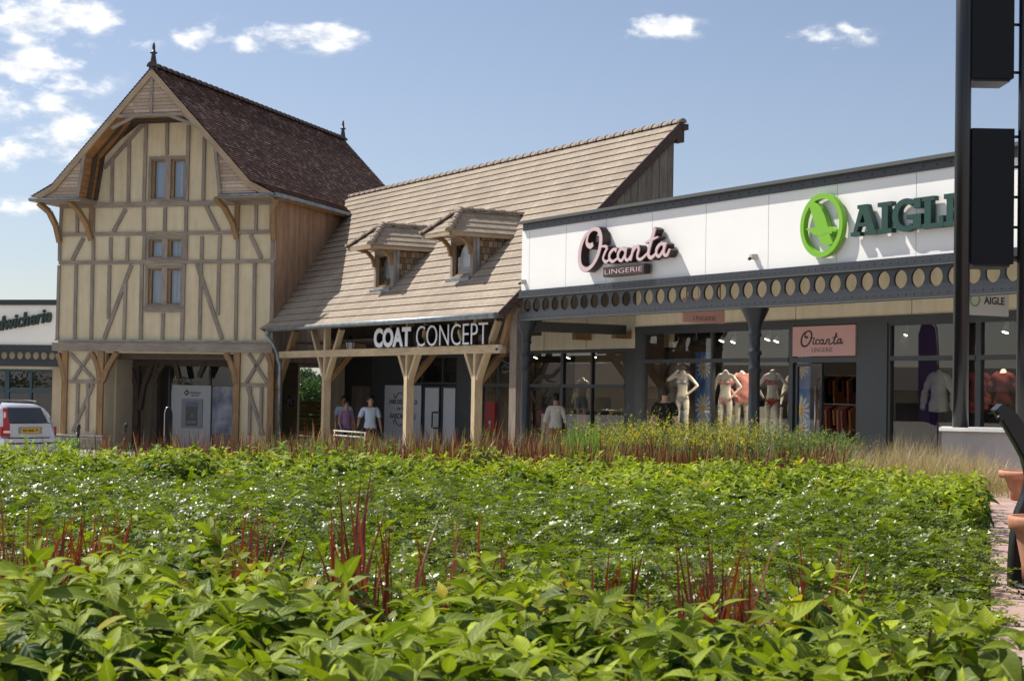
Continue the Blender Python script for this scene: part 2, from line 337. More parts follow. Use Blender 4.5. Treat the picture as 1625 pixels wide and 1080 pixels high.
def cloth(n, c): 
    m = mat(n, c, .85, spec=.2); b = NB(m); b.col(b.mix(b.noise(b.uv(1, 1, 'Object'), 14, 3), tuple(x*.8 for x in c), c)); b.bump(b.noise(b.uv(1, 1, 'Object'), 9, 3), .6, .02); return m
for n, c in dict(tblue=(.60, .70, .86), tpink=(.42, .24, .40), tblack=(.012, .012, .014), twhite=(.72, .70, .66), shortsdk=(.02, .02, .025), jeans=(.04, .06, .12), rust=(.42, .17, .10), brared=(.50, .07, .06), brapink=(.60, .36, .32),
                 robe=(.50, .20, .18), slip=(.012, .01, .012), burgundy=(.13, .02, .02), lilac=(.5, .48, .62), orange=(.42, .16, .06), greyc=(.35, .35, .37), purple=(.16, .07, .30)).items(): M[n] = cloth('cloth_'+n, c)
def emis(name, c, st):
    m = bpy.data.materials.new(name); m.use_nodes = True; t = m.node_tree; t.nodes.clear(); e = t.nodes.new('ShaderNodeEmission'); e.inputs[0].default_value = (*c, 1); e.inputs[1].default_value = st
    o = t.nodes.new('ShaderNodeOutputMaterial'); t.links.new(e.outputs[0], o.inputs[0]); return m
M['lamp'] = emis('lit_spot_bulb', (1, .86, .6), 12.); 
def glass(name, tint=(1, 1, 1), ior=1.5, boost=0., rough=0.):
    m = bpy.data.materials.new(name); m.use_nodes = True; t = m.node_tree; t.nodes.clear(); tr = t.nodes.new('ShaderNodeBsdfTransparent'); tr.inputs[0].default_value = (*tint, 1)
    gl = t.nodes.new('ShaderNodeBsdfGlossy'); gl.inputs['Roughness'].default_value = rough; fr = t.nodes.new('ShaderNodeFresnel'); fr.inputs[0].default_value = ior
    ad = t.nodes.new('ShaderNodeMath'); ad.operation = 'ADD'; ad.inputs[1].default_value = boost; t.links.new(fr.outputs[0], ad.inputs[0])
    mx = t.nodes.new('ShaderNodeMixShader'); t.links.new(ad.outputs[0], mx.inputs[0]); t.links.new(tr.outputs[0], mx.inputs[1]); t.links.new(gl.outputs[0], mx.inputs[2])
    o = t.nodes.new('ShaderNodeOutputMaterial'); t.links.new(mx.outputs[0], o.inputs[0]); return m
M['glass'] = glass('shop_glass', (.80, .83, .82), 1.5, .06); M['glass2'] = glass('window_glass', (.85, .88, .9), 1.5, .06)
M['carglass'] = mat('car_glass', (.012, .016, .03), .05, spec=.8); M['carpaint'] = mat('silver_car_paint', (.62, .65, .70), .28, .35); M['taillight'] = mat('red_tail_light', (.42, .02, .015), .15); M['taillight2'] = mat('clear_tail_light', (.75, .66, .66), .2)
M['plate'] = mat('yellow_number_plate', (.72, .42, .03), .5); M['tyre'] = mat('tyre_rubber', (.015, .015, .016), .8)
# ground
M['soil'] = mat('bark_soil', (.05, .035, .025), .95); b = NB(M['soil']); g = b.noise(b.uv(1, 1, 'Object'), 18, 6, .7); b.col(b.ramp(g, [(.35, (.015, .01, .007)), (.6, (.07, .045, .03)), (.8, (.16, .11, .075))])); b.bump(g, 1., .04)
M['asphalt'] = mat('grey_ground', (.2, .19, .18), .9); b = NB(M['asphalt']); g = b.noise(b.uv(1, 1, 'Object'), .6, 7, .65); b.col(b.ramp(g, [(.3, (.26, .24, .215)), (.7, (.36, .335, .30))]))
m = mat('pink_pavers', rough=.85, spec=.25); b = NB(m); br = b.n('ShaderNodeTexBrick'); mpn = b.uv(1, 1, 'Object'); b.l(mpn, br.inputs['Vector']); br.inputs['Scale'].default_value = 1
br.inputs['Brick Width'].default_value = .42; br.inputs['Row Height'].default_value = .28; br.inputs['Mortar Size'].default_value = .006; br.inputs['Color1'].default_value = (.36, .24, .205, 1); br.inputs['Color2'].default_value = (.46, .34, .30, 1); br.inputs['Mortar'].default_value = (.12, .1, .09, 1)
g = b.noise(mpn, 7, 6, .65); b.col(b.mix(.7, br.outputs['Color'], b.ramp(g, [(.3, (.72, .7, .68)), (.7, (1.15, 1.13, 1.1))]), 'MULTIPLY')); b.bump(b.math('SUBTRACT', b.math('MULTIPLY', g, .4), br.outputs['Fac']), .5, .01); M['paver'] = m
def leafmat(name, rough=.35, trans=.45, spec=.5, veins=False):
    m = mat(name, rough=rough, spec=spec); b = NB(m); a = b.n('ShaderNodeAttribute'); a.attribute_name = 'Col'
    g = b.noise(b.uv(1, 1, 'Object'), 45, 3); c = b.mix(.5, a.outputs['Color'], b.ramp(g, [(.3, (.75, .75, .75)), (.7, (1.2, 1.2, 1.2))]), 'MULTIPLY')
    if veins:      # arching side veins, read from the leaf's own length and width coordinates
        lc = b.n('ShaderNodeAttribute'); lc.attribute_name = 'lc'; sp_ = b.n('ShaderNodeSeparateXYZ'); b.l(lc.outputs['Vector'], sp_.inputs[0])
        ph = b.math('SINE', b.math('MULTIPLY', b.math('SUBTRACT', sp_.outputs['X'], b.math('MULTIPLY', b.math('ABSOLUTE', sp_.outputs['Y']), .22)), 48.))
        c = b.mix(.13, c, b.ramp(b.math('ADD', b.math('MULTIPLY', ph, .5), .5), [(.0, (.72, .78, .7)), (.5, (1.05, 1.05, 1.0))]), 'MULTIPLY')
        mid = b.math('LESS_THAN', b.math('ABSOLUTE', sp_.outputs['Y']), .07); c = b.mix(b.math('MULTIPLY', mid, .45), c, (.42, .48, .16)); b.bump(ph, .18, .003)
    b.col(c)
    tr = b.n('ShaderNodeBsdfTranslucent'); tc_ = b.mix(1., c, (1.15, 1.25, .55), 'MULTIPLY'); b.l(tc_, tr.inputs[0]); mx = b.n('ShaderNodeMixShader'); mx.inputs[0].default_value = trans
    b.l(b.b.outputs[0], mx.inputs[1]); b.l(tr.outputs[0], mx.inputs[2]); b.l(mx.outputs[0], b.out.inputs[0]); return m
M['leaf'] = leafmat('dogwood_leaf', .52, .32, .16, True); M['leafs'] = leafmat('honeysuckle_leaf', .36, .4, .5); M['blade'] = leafmat('grass_blade', .4, .42, .5); M['flower'] = leafmat('flower_heads', .7, .4, .2); M['tree'] = leafmat('tree_leaf', .55, .3, .3)

def hole_strip(mb, c0, c1, n, zc, z0, z1, r, y0, y1, seg=20):
    """row of n square cells with round holes between x=c0..c1"""
    w = (c1-c0)/n
    for i in range(n):
        cx = c0+w*(i+.5); sq = []; ci = []
        for k in range(seg):
            a = 2*pi*(k+.5)/seg; ca, sa = cos(a), sin(a); ci.append((cx+r*ca, zc+r*sa))
            t = min((w/2)/abs(ca) if abs(ca) > 1e-6 else 9, ((z1-zc) if sa > 0 else (zc-z0))/abs(sa) if abs(sa) > 1e-6 else 9); sq.append((cx+t*ca, zc+t*sa))
        for k in range(seg):
            j = (k+1) % seg
            for y, fl in ((y0, 0), (y1, 1)):
                q = [V(*(p[0], y, p[1])) for p in (ci[k], sq[k], sq[j], ci[j])]
                # corner fill
                mb.face(q if fl else q[::-1])
                if abs(sq[k][0]-sq[j][0]) > 1e-6 and abs(sq[k][1]-sq[j][1]) > 1e-6:
                    cxr = cx+(w/2 if sq[k][0] > cx else -w/2); czr = z1 if sq[k][1] > zc else z0
                    mb.face([V(sq[k][0], y, sq[k][1]), V(cxr, y, czr), V(sq[j][0], y, sq[j][1])])
            mb.face([V(ci[k][0], y0, ci[k][1]), V(ci[j][0], y0, ci[j][1]), V(ci[j][0], y1, ci[j][1]), V(ci[k][0], y1, ci[k][1])])
def courses(mb, prof, x0, x1, step, th, lift=.35):
    """tile courses up a roof profile: prof = [(y,z),...] from eave to ridge, along x"""
    P = [np.array(p, float) for p in prof]; seg = [np.linalg.norm(b-a) for a, b in zip(P[:-1], P[1:])]; L = sum(seg); n = max(1, round(L/step)); step = L/n
    def at(s):
        for a, b, l in zip(P[:-1], P[1:], seg):
            if s <= l+1e-9: return a+(b-a)*s/l, (b-a)/l
            s -= l
        return P[-1], (P[-1]-P[-2])/seg[-1]
    for i in range(n):
        a, d = at(i*step+1e-4); b_, _ = at((i+1)*step+1e-4); nr = V(-d[1], d[0]); nr = nr if nr[1] > 0 else -nr
        q0 = a+nr*th-d*th*.8; q1 = b_+nr*th*.12; ql = q0-nr*th*.45; qb = a+nr*th*.35+d*th*.6
        mb.face([V(x0, q0[0], q0[1]), V(x1, q0[0], q0[1]), V(x1, q1[0], q1[1]), V(x0, q1[0], q1[1])])
        for e0, e1 in ((ql, q0), (qb, ql), (a, qb)): mb.face([V(x0, e0[0], e0[1]), V(x1, e0[0], e0[1]), V(x1, e1[0], e1[1]), V(x0, e1[0], e1[1])])
        for x in (x0, x1): mb.face([V(x, a[0], a[1]), V(x, q0[0], q0[1]), V(x, q1[0], q1[1]), V(x, b_[0], b_[1])])
def ridge_tiles(mb, p, q, r, n, over=.02):
    p = np.array(p, float); q = np.array(q, float); a = (q-p)/n; L = np.linalg.norm(a); t = a/L; s_ = np.cross(t, V(0, 0, 1)); s_ /= np.linalg.norm(s_); up = np.cross(s_, t)
    for i in range(n):
        c0 = p+a*i-t*over; c1 = p+a*(i+1); 
        for (d0, d1, rr0, rr1) in ((0, .22*L, r*1.16, r*1.16), (.22*L, L+over, r, r*.97)):
            R0 = [c0+t*d0+(s_*cos(k*pi/8)+up*sin(k*pi/8))*rr0 for k in range(9)]; R1 = [c0+t*d1+(s_*cos(k*pi/8)+up*sin(k*pi/8))*rr1 for k in range(9)]
            for k in range(8): mb.face([R0[k], R0[k+1], R1[k+1], R1[k]], None, True)
            mb.face(R0[::-1]); mb.face(R1)

# ------------------------------------------------------------------ SETTING: ground
me = bpy.data.meshes.new('ground'); xs = [-900, -400, -150, -70]+[-40+1.6*i for i in range(51)]+[70, 150, 400, 900]; ys = [-300, -100, -30, -10]+[i*1.2 for i in range(0, 60)]+[100, 200, 500, 1500, 3000]
vs = [(x, y, ground_z(x, y)) for y in ys for x in xs]; nx = len(xs)
me.from_pydata(vs, [], [(j*nx+i, j*nx+i+1, (j+1)*nx+i+1, (j+1)*nx+i) for j in range(len(ys)-1) for i in range(nx-1)]); me.materials.append(M['asphalt'])
for p in me.polygons: p.use_smooth = True
o = bpy.data.objects.new('ground', me); COL.objects.link(o); tag(o, 'grey paved ground running around the shops and under the planting', 'ground', kind='structure')
def bed_edge(Y): return 1.50+(Y-5.1)*.292                       # kerbless edge between planting and the pink path
def sheet(name, m, f, ys, dz, label, cat):
    mb = MB(); 
    for a, b_ in zip(ys[:-1], ys[1:]):
        x0a, x1a = f(a); x0b, x1b = f(b_); k = 8
        for i in range(k):
            t, u = i/k, (i+1)/k; q = [(x0a+(x1a-x0a)*t, a), (x0a+(x1a-x0a)*u, a), (x0b+(x1b-x0b)*u, b_), (x0b+(x1b-x0b)*t, b_)]
            mb.face([(x, y, ground_z(x, y)+dz) for x, y in q], None, True)
    return tag(mb.build(name, m, recalc=False), label, cat, kind='structure')
ys_ = [.0+.9*i for i in range(24)]
sheet('path', M['paver'], lambda y: (bed_edge(y), bed_edge(y)+5), ys_, .05, 'pink stone slab path along the right edge of the planting', 'path')
sheet('soil', M['soil'], lambda y: (-14, bed_edge(y)), ys_, .035, 'dark bark covered soil of the planting bed', 'soil')

# ------------------------------------------------------------------ SHOP WING (frame A: facade v=0 is the canopy front, v=2.62 the glazing)
SV = 2.62
U1 = 17.5
wing = thing('shop_building', 'long white shop wing with dark steel canopy girder and glazed fronts on the right', 'building', A)
mb = MB(); mb.box(-.05, U1, .0, .16, 3.87, 5.19); 
panel = mb.build('fascia_panel', M['white'], wing)
mb = MB()
for u in [.28, 1.8, 3.35, 4.98, 6.72, 8.55, 10.35, 12.2, 14.1, 16.]: mb.box(u, u+.006, -.0015, .05, 3.88, 5.18)
mb.build_each('panel_joint', M['capgrey'], panel)
mb = MB(); mb.box(.03, U1, -.03, .12, 5.19, 5.335); mb.build('top_band', M['girder'], wing)
mb = MB(); mb.box(-.07, U1, -.13, .4, 5.335, 5.395); mb.build('roof_edge', M['capgrey'], wing)
mb = MB()
for i in range(58): mb.ball((.2+.29*i, -.032, 5.262), .014, 6)
mb.build_each('rivet', M['girder'], wing)
# girder
gird = MB(); gird.box(.0, U1, -.09, .05, 3.715, 3.862); top = gird.build('girder_chord', M['girder'], wing)
g = MB(); g.box(.0, U1, -.13, .07, 3.70, 3.716); g.box(0, U1, -.13, .07, 3.195, 3.212); g.build_each('girder_flange', M['capgrey'], wing)
g = MB(); g.box(.0, U1, -.09, .05, 3.212, 3.345); g.build('girder_chord', M['girder'], wing)
g = MB(); hole_strip(g, .07, U1, 45, 3.525, 3.345, 3.70, .148, -.02, .02); g.build('girder_web', M['girder'], wing, recalc=False)
g = MB()
for i in range(95):
    g.ball((.2+.18*i, -.092, 3.79), .012, 6); g.ball((.2+.18*i, -.092, 3.28), .012, 6)
tag(g.build('rivet', M['girder'], wing), kind='stuff')
for u in (.20, 8.21, 16.2):   # steel columns with flared capitals
    z0 = -.25 if u < 1 else -.02
    c = MB(); c.lathe((u, 0, 0), [(.15, z0), (.15, z0+.3), (.105, z0+.36), (.10, 1.7), (.098, 2.05), (.12, 2.07), (.12, 2.13), (.098, 2.16), (.098, 2.35), (.125, 2.38), (.125, 2.43), (.098, 2.46), (.095, 2.68), (.12, 2.70), (.12, 2.74), (.105, 2.78), (.13, 2.92), (.2, 3.07), (.24, 3.16), (.25, 3.195)], 20)
    c.build('column', M['column'], wing)
for u in (.2,): g = MB(); g.box(u-.08, u+.08, .08, SV-.02, 2.97, 3.19); g.build('cross_beam', M['frame'], wing)
g = MB(); g.box(.0, U1, .1, SV+.3, 4.02, 4.12); g.build('canopy_ceiling', M['cream'], wing)
g = MB(); g.box(.3, U1, .17, 12, 5.0, 5.15); g.build('flat_roof', M['capgrey'], wing)
g = MB(); g.box(.66, U1, SV-.02, SV+.12, 3.14, 4.02); su = g.build('inner_fascia', M['cream'], wing)
g = MB()
for u in (3.0, 6.2, 9.4, 12.6): g.box(u, u+.012, SV-.024, SV, 3.15, 4.0)
g.build_each('panel_joint', M['capgrey'], su)
# glazing line
def ux(x, v=SV): return A.hit(x, 600, v)[0]
g = MB(); g.box(.66, U1, SV-.05, SV+.08, 3.02, 3.14); 
g.box(.66, .98, SV-.04, SV+.1, -.1, 3.02)
g.box(ux(1366), ux(1411), SV-.06, SV+.1, -.1, 3.02)
g.build_each('pilaster', M['frame'], wing)
TZ = 2.36
def window(u0, u1, z0, z1, mull=(), tr=(), v=SV, mtl='glass', parent=wing, fm='frame', w=.06):
    f = MB(); 
    for (a, b_, c, d) in ((u0, u0+w, z0, z1), (u1-w, u1, z0, z1), (u0+w, u1-w, z0, z0+w), (u0+w, u1-w, z1-w, z1)): f.box(a, b_, v-.035, v+.05, c, d)
    for u in mull: f.box(u-w/2, u+w/2, v-.04, v+.045, z0+w, z1-w)
    for z in tr: f.box(u0+w, u1-w, v-.05, v+.04, z-w*.7, z+w*.7)
    fo = f.build('window', M[fm], parent); p = MB(); p.face([(u0+w*.8, v+.012, z0+w*.8), (u1-w*.8, v+.012, z0+w*.8), (u1-w*.8, v+.012, z1-w*.8), (u0+w*.8, v+.012, z1-w*.8)]); p.build('pane', M[mtl], fo, recalc=False); return fo
window(.98, ux(1256), .1, 3.02, (ux(1131),), (TZ,))
UD0, UD1 = ux(1256), ux(1366)
window(ux(1411), ux(1552)+.03, .1, 3.02, (), (TZ,)); window(ux(1552)+.03, U1, .1, 3.02, (ux(1625),), (TZ,))
# door bay with pink sign above
dr = MB(); dr.box(UD0, UD0+.08, SV-.04, SV+.08, 0, 3.02); dr.box(UD1-.08, UD1, SV-.04, SV+.08, 0, 3.02); dr.box(UD0+.08, UD1-.08, SV-.04, SV+.06, 2.30, 2.40); dr.build('door_frame', M['frame'], wing)
dl = MB(); a0 = UD0+.12
for (x0, x1, z0, z1) in ((a0, a0+.06, .05, 2.28), (a0+.72, a0+.78, .05, 2.28), (a0+.06, a0+.72, 2.22, 2.28), (a0+.06, a0+.72, .05, .2)): dl.box(x0, x1, SV+.0, SV+.05, z0, z1)
dl = dl.build('door', M['frame'], wing); p = MB(); p.face([(a0+.05, SV+.025, .15), (a0+.73, SV+.025, .15), (a0+.73, SV+.025, 2.24), (a0+.05, SV+.025, 2.24)]); p.build('pane', M['glass'], dl, recalc=False)
h = MB(); h.tube([(a0+.68, SV-.07, .75), (a0+.68, SV-.07, 1.85)], .02); h.tube([(a0+.68, SV-.07, .85), (a0+.68, SV+.02, .85)], .012); h.tube([(a0+.68, SV-.07, 1.75), (a0+.68, SV+.02, 1.75)], .012); h.build('handle', M['steel'], dl)
# interior shell
g = MB(); g.box(.7, U1, SV+3.6, SV+3.7, 0, 3.2); g.box(.6, .7, SV+.14, SV+3.6, 0, 3.2); g.box(ux(1390), ux(1390)+.1, SV+.14, SV+3.6, 0, 3.2); g.build_each('interior_wall', M['darkwall'], wing)
g = MB(); g.box(.7, U1, SV+.14, SV+3.6, 3.05, 3.13); g.build('interior_ceiling', M['dark'], wing)
g = MB(); g.box(.7, U1, SV-.02, SV+3.6, -.12, .03); g.build('interior_floor', M['darkwall'], wing)

# ------------------------------------------------------------------ BARN (frame A, u -19.2..-.24) with shop behind
BU0, BU1 = -19.15, -.24
barn = thing('barn_building', 'barn style shop with a long tan tiled roof and forked timber posts', 'building', A)
EAV = (-.45, 3.36); RDG = (4.42, 8.07)
rf = MB(); courses(rf, [EAV, RDG], BU0, BU1, .29, .034); roof = rf.build('roof', M['tiletan'], barn)
rs = MB(); sl = np.array(RDG)-np.array(EAV); sl = sl/np.linalg.norm(sl); nr = V(-sl[1], sl[0])
def rp(v, z, k): return (v+nr[0]*k, z+nr[1]*k)
a, b_ = rp(*EAV, -.01), rp(*RDG, -.01); c, d = rp(*RDG, -.13), rp(*EAV, -.13)
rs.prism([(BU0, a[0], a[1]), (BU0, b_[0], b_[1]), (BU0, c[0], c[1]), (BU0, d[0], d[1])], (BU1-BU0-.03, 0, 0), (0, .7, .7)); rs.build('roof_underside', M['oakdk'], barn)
rs = MB(); a, b_ = rp(*EAV, .03), rp(*RDG, .03); c, d = rp(*RDG, -.2), rp(*EAV, -.16)     # verge
rs.prism([(BU1-.03, a[0], a[1]), (BU1-.03, b_[0], b_[1]), (BU1-.03, c[0], c[1]), (BU1-.03, d[0], d[1])], (.045, 0, 0)); rs.build('verge_tile', M['ridgedk'], barn)
rt = MB(); ridge_tiles(rt, (BU0, RDG[0]+.03, RDG[1]+.0), (BU1+.05, RDG[0]+.03, RDG[1]+.0), .10, 46); rt.build('ridge_tile', M['ridge'], roof)
rt = MB(); rt.box(BU0, BU1+.05, 4.45, 4.60, 7.90, 8.04); rt.box(BU1-.25, BU1+.02, 4.3, 4.5, 7.6, 7.9); rt.build_each('ridge_board', M['ridgedk'], barn)
gt = MB(); gt.tube([(-13.83, -.54, 3.315), (BU1+.02, -.54, 3.315)], .07, 10); gt.build_each('gutter', M['zinc'], barn)
# gable wall of vertical boards on the right end
gw = MB(); u = BU1-.12; v = -.1; i = 0
while v < 4.28:
    w = .17+.03*((i*7) % 3); v2 = min(v+w, 4.28); z = lambda q: 3.36+(q+.45)*4.71/4.87-.24
    zl = lambda q: min(3.5, z(q)-.12)
    gw.prism([(u, v+.006, zl(v)), (u, v2-.006, zl(v2)), (u, v2-.006, z(v2)), (u, v+.006, z(v))], (.03+.004*(i % 3), 0, 0), (0, 0, 1)); v = v2; i += 1
gw.build('gable_boards', M['larch'], barn)
g = MB(); g.prism([(u, .5, 3.52), (u, 4.27, 3.52), (u, 4.27, 7.7), (u, .5, 4.0)], (-.05, 0, 0)); g.build('gable_backing', M['dark'], barn)
g = MB(); g.box(-14.2, u-.05, 4.2, 4.28, 3., 7.7); g.build('rear_wall', M['larch'], barn)
# timber: plate beam and forked posts
bm_ = MB(); bm_.box(-14.02, -.80, -.09, .07, 2.50, 2.69); bm_.build('plate_beam', M['post'], barn)
bz = base_z
for (xc, ) in ((518,), (649,), (757,)):
    u = A.hit(xc, 600, 0)[0]; pc = A.w(u, 0, 0); zb = bz(pc[0])
    p = MB(); p.box(u-.085, u+.085, -.1, .1, zb-.05, 1.95); p.box(u-.06, u+.06, -.085, .085, 1.95, 2.50); p.box(u-.06, u+.06, -.085, .085, 2.69, 3.3); p.build_each('post', M['post'], barn)
    br = MB()
    for s_ in (-1, 1):
        br.beam((u+s_*.04, -.0, 1.85), (u+s_*.98, -.0, 3.25), .10, .15, (0, 1, 0))
    br.build_each('brace', M['post'], barn)
    br = MB(); br.beam((u, .08, 1.85), (u, .95, 2.85), .14, .15, (1, 0, 0)); br.box(u-.08, u+.08, .1, 1.15, 2.7, 2.88); br.build_each('brace', M['oakwarm'], barn)
u = ux(452, 0); br = MB(); br.beam((u-.55, 0, 1.6), (u+.75, 0, 3.3), .14, .15, (0, 1, 0)); br.build_each('brace', M['oakwarm'], barn)
br = MB(); u = -.62; br.beam((u-.2, .02, 2.69), (u+.25, .02, 3.6), .16, .15, (0, 1, 0)); br.build_each('brace', M['oakwarm'], barn)
g = MB(); g.box(-.55, -.25, .02, .26, -.3, 3.5); g.build_each('post', M['larch'], barn)
g = MB()
for i in range(20): u = -13.6+.68*i; g.beam((u, -.0, 3.48), (u, 3.3, 6.66), .12, .08, (1, 0, 0))
g.build_each('rafter', M['oakwarm'], barn)
g = MB(); g.box(-14., -1.5, 1.35, 1.42, 2.95, 4.9); g.build('upper_boards', M['oakdk'], barn)
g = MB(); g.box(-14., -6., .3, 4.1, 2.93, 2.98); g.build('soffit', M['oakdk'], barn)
# rear glazing line v = LV
LV = 3.4
def lx(x, v=None): return A.hit(x, 600, LV if v is None else v)[0]
g = MB(); g.box(lx(838)-1.9, .9, LV-.05, LV+.1, 2.70, 4.0); pf = g.build('rear_fascia', M['cream'], barn)
g = MB(); 
for x in (865, 932): g.box(lx(x), lx(x)+.012, LV-.054, LV-.03, 2.71, 3.5)
g.build_each('panel_joint', M['capgrey'], pf)
for x in (921, 984): 
    g = MB(); u = lx(x, LV-.3); g.box(u-.09, u+.09, LV-.5, LV-.06, 2.92, 3.08); g.build('rafter_end', M['oakwarm'], barn)
zb = -.33
window(lx(838)-.9, lx(893), zb, 2.68, (), (1.80,), LV, parent=barn); window(lx(893), lx(995), zb, 2.68, (lx(940),), (1.80,), LV, parent=barn)
g = MB(); g.box(lx(995), .9, LV-.03, LV+.1, zb, 2.7); g.box(lx(727), lx(762), LV-.05, LV+.1, zb, 2.9); g.box(lx(590), lx(645)-.08, LV-.0, LV+.1, zb, 2.9); g.box(lx(550), lx(838)-1.9, LV-.02, LV+.09, 2.62, 3.0); g.build_each('wall_panel', M['frame'], barn)
window(lx(764), lx(836)-.75, zb, 2.68, (lx(792),), (1.80,), LV, parent=barn)
window(lx(645)-.06, lx(728), 1.80, 2.62, (lx(671), lx(704)), (), LV, parent=barn)
def pane_film(x0, x1, ztop, label=None):
    f = MB(); u0, u1 = lx(x0), lx(x1)
    for (a, b_, c, d) in ((u0-.05, u0, zb, ztop+.05), (u1, u1+.05, zb, ztop+.05), (u0, u1, ztop, ztop+.06), (u0, u1, zb, zb+.1)): f.box(a, b_, LV-.045, LV+.05, c, d)
    fo = f.build('door', M['frame'], barn); p = MB(); p.box(u0, u1, LV-.0, LV+.02, zb+.1, ztop); p.build('frosted_film', M['poster'], fo); return fo
fd = pane_film(645-34, 671, 1.76); fe = pane_film(675, 699, 1.70); ff = pane_film(704, 725, 1.70)
h = MB(); uu = lx(699); h.tube([(uu-.05, LV-.05, .55), (uu-.25, LV-.1, .55), (uu-.28, LV-.1, .58), (uu-.28, LV-.1, .97), (uu-.25, LV-.1, 1.0), (uu-.05, LV-.05, 1.0)], .022); h.build('handle', M['black'], fe)
# printed message on the frosted film
t = MB(); u0, u1 = lx(612), lx(671); yv = LV-.012; s_ = (u1-u0)
t.text('FAIRE DES HEUREUX', u0+.12*s_, u1-.12*s_, 1.20, 1.34, yv-.002, yv+.004); t.text('DE TOUS', u0+.35*s_, u1-.35*s_, 1.02, 1.10, yv-.002, yv+.004); t.text('RAISONNABLE', u0+.15*s_, u1-.15*s_, .76, .92, yv-.002, yv+.004)
for z, sg in ((1.50, 1), (.60, -1)):
    uc = (u0+u1)/2
    for q in (-1, 1): t.ribbon([(uc+q*.04, z, 1.), (uc+q*.2, z+.05*sg), (uc+q*.4, z-.02*sg), (uc+q*.5, z-.12*sg), (uc+q*.62, z-.06*sg), (uc+q*.58, z+.02*sg, .6)], .03, yv-.004, yv+.004)
t.build('printed_message', M['inkg'], fd, recalc=False)
# horse poster window, beige piers, left opening
g = MB(); g.box(lx(525), lx(590), LV+.02, LV+.12, zb, 2.9); g.build_each('wall_panel', M['dark'], barn)
g = MB(); g.box(lx(560), lx(590)-.1, LV-.03, LV+.02, zb+.3, 1.72); bp = g.build('poster_panel', M['darkwall'], barn)
g = MB(); u = lx(575); g.prism([(u-.5, LV-.035, .3), (u+.3, LV-.035, .3), (u+.45, LV-.035, .8), (u+.1, LV-.035, 1.1), (u+.12, LV-.035, 1.55), (u-.05, LV-.035, 1.66), (u-.2, LV-.035, 1.45), (u-.4, LV-.035, 1.0)], (0, -.004, 0)); g.build('poster_print', M['larch'], bp)
g = MB(); g.box(lx(531), lx(547), LV-.25, LV+.0, zb, 2.9); g.build_each('pier', M['beige'], barn)
g = MB(); v1 = 3.0; u0, u1 = A.hit(449, 600, v1)[0], A.hit(473, 600, v1)[0]; g.box(u0-.3, u1, v1, v1+.07, -.5, 2.62); g.build_each('pier', M['beige'], barn)
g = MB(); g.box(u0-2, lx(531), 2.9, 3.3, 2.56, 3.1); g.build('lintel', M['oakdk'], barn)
# interior behind
g = MB(); g.box(-13.5, 1.5, LV+3.4, LV+3.5, zb, 3.2); g.box(lx(762), lx(762)+.1, LV+.1, LV+3.4, zb, 3.); g.build_each('interior_wall', M['darkwall'], barn)
g = MB(); g.box(lx(838)-.9, .6, LV+2.0, LV+2.1, zb, 3.); g.build_each('interior_wall', M['warmwall'], barn)
g = MB(); g.box(-14.3, -14.2, LV+.1, LV+3.4, zb, 3.); g.build_each('interior_wall', M['darkwall'], barn)
g = MB(); g.box(-14.2, 1.5, LV+.1, LV+3.4, 2.75, 2.85); g.build('interior_ceiling', M['dark'], barn)
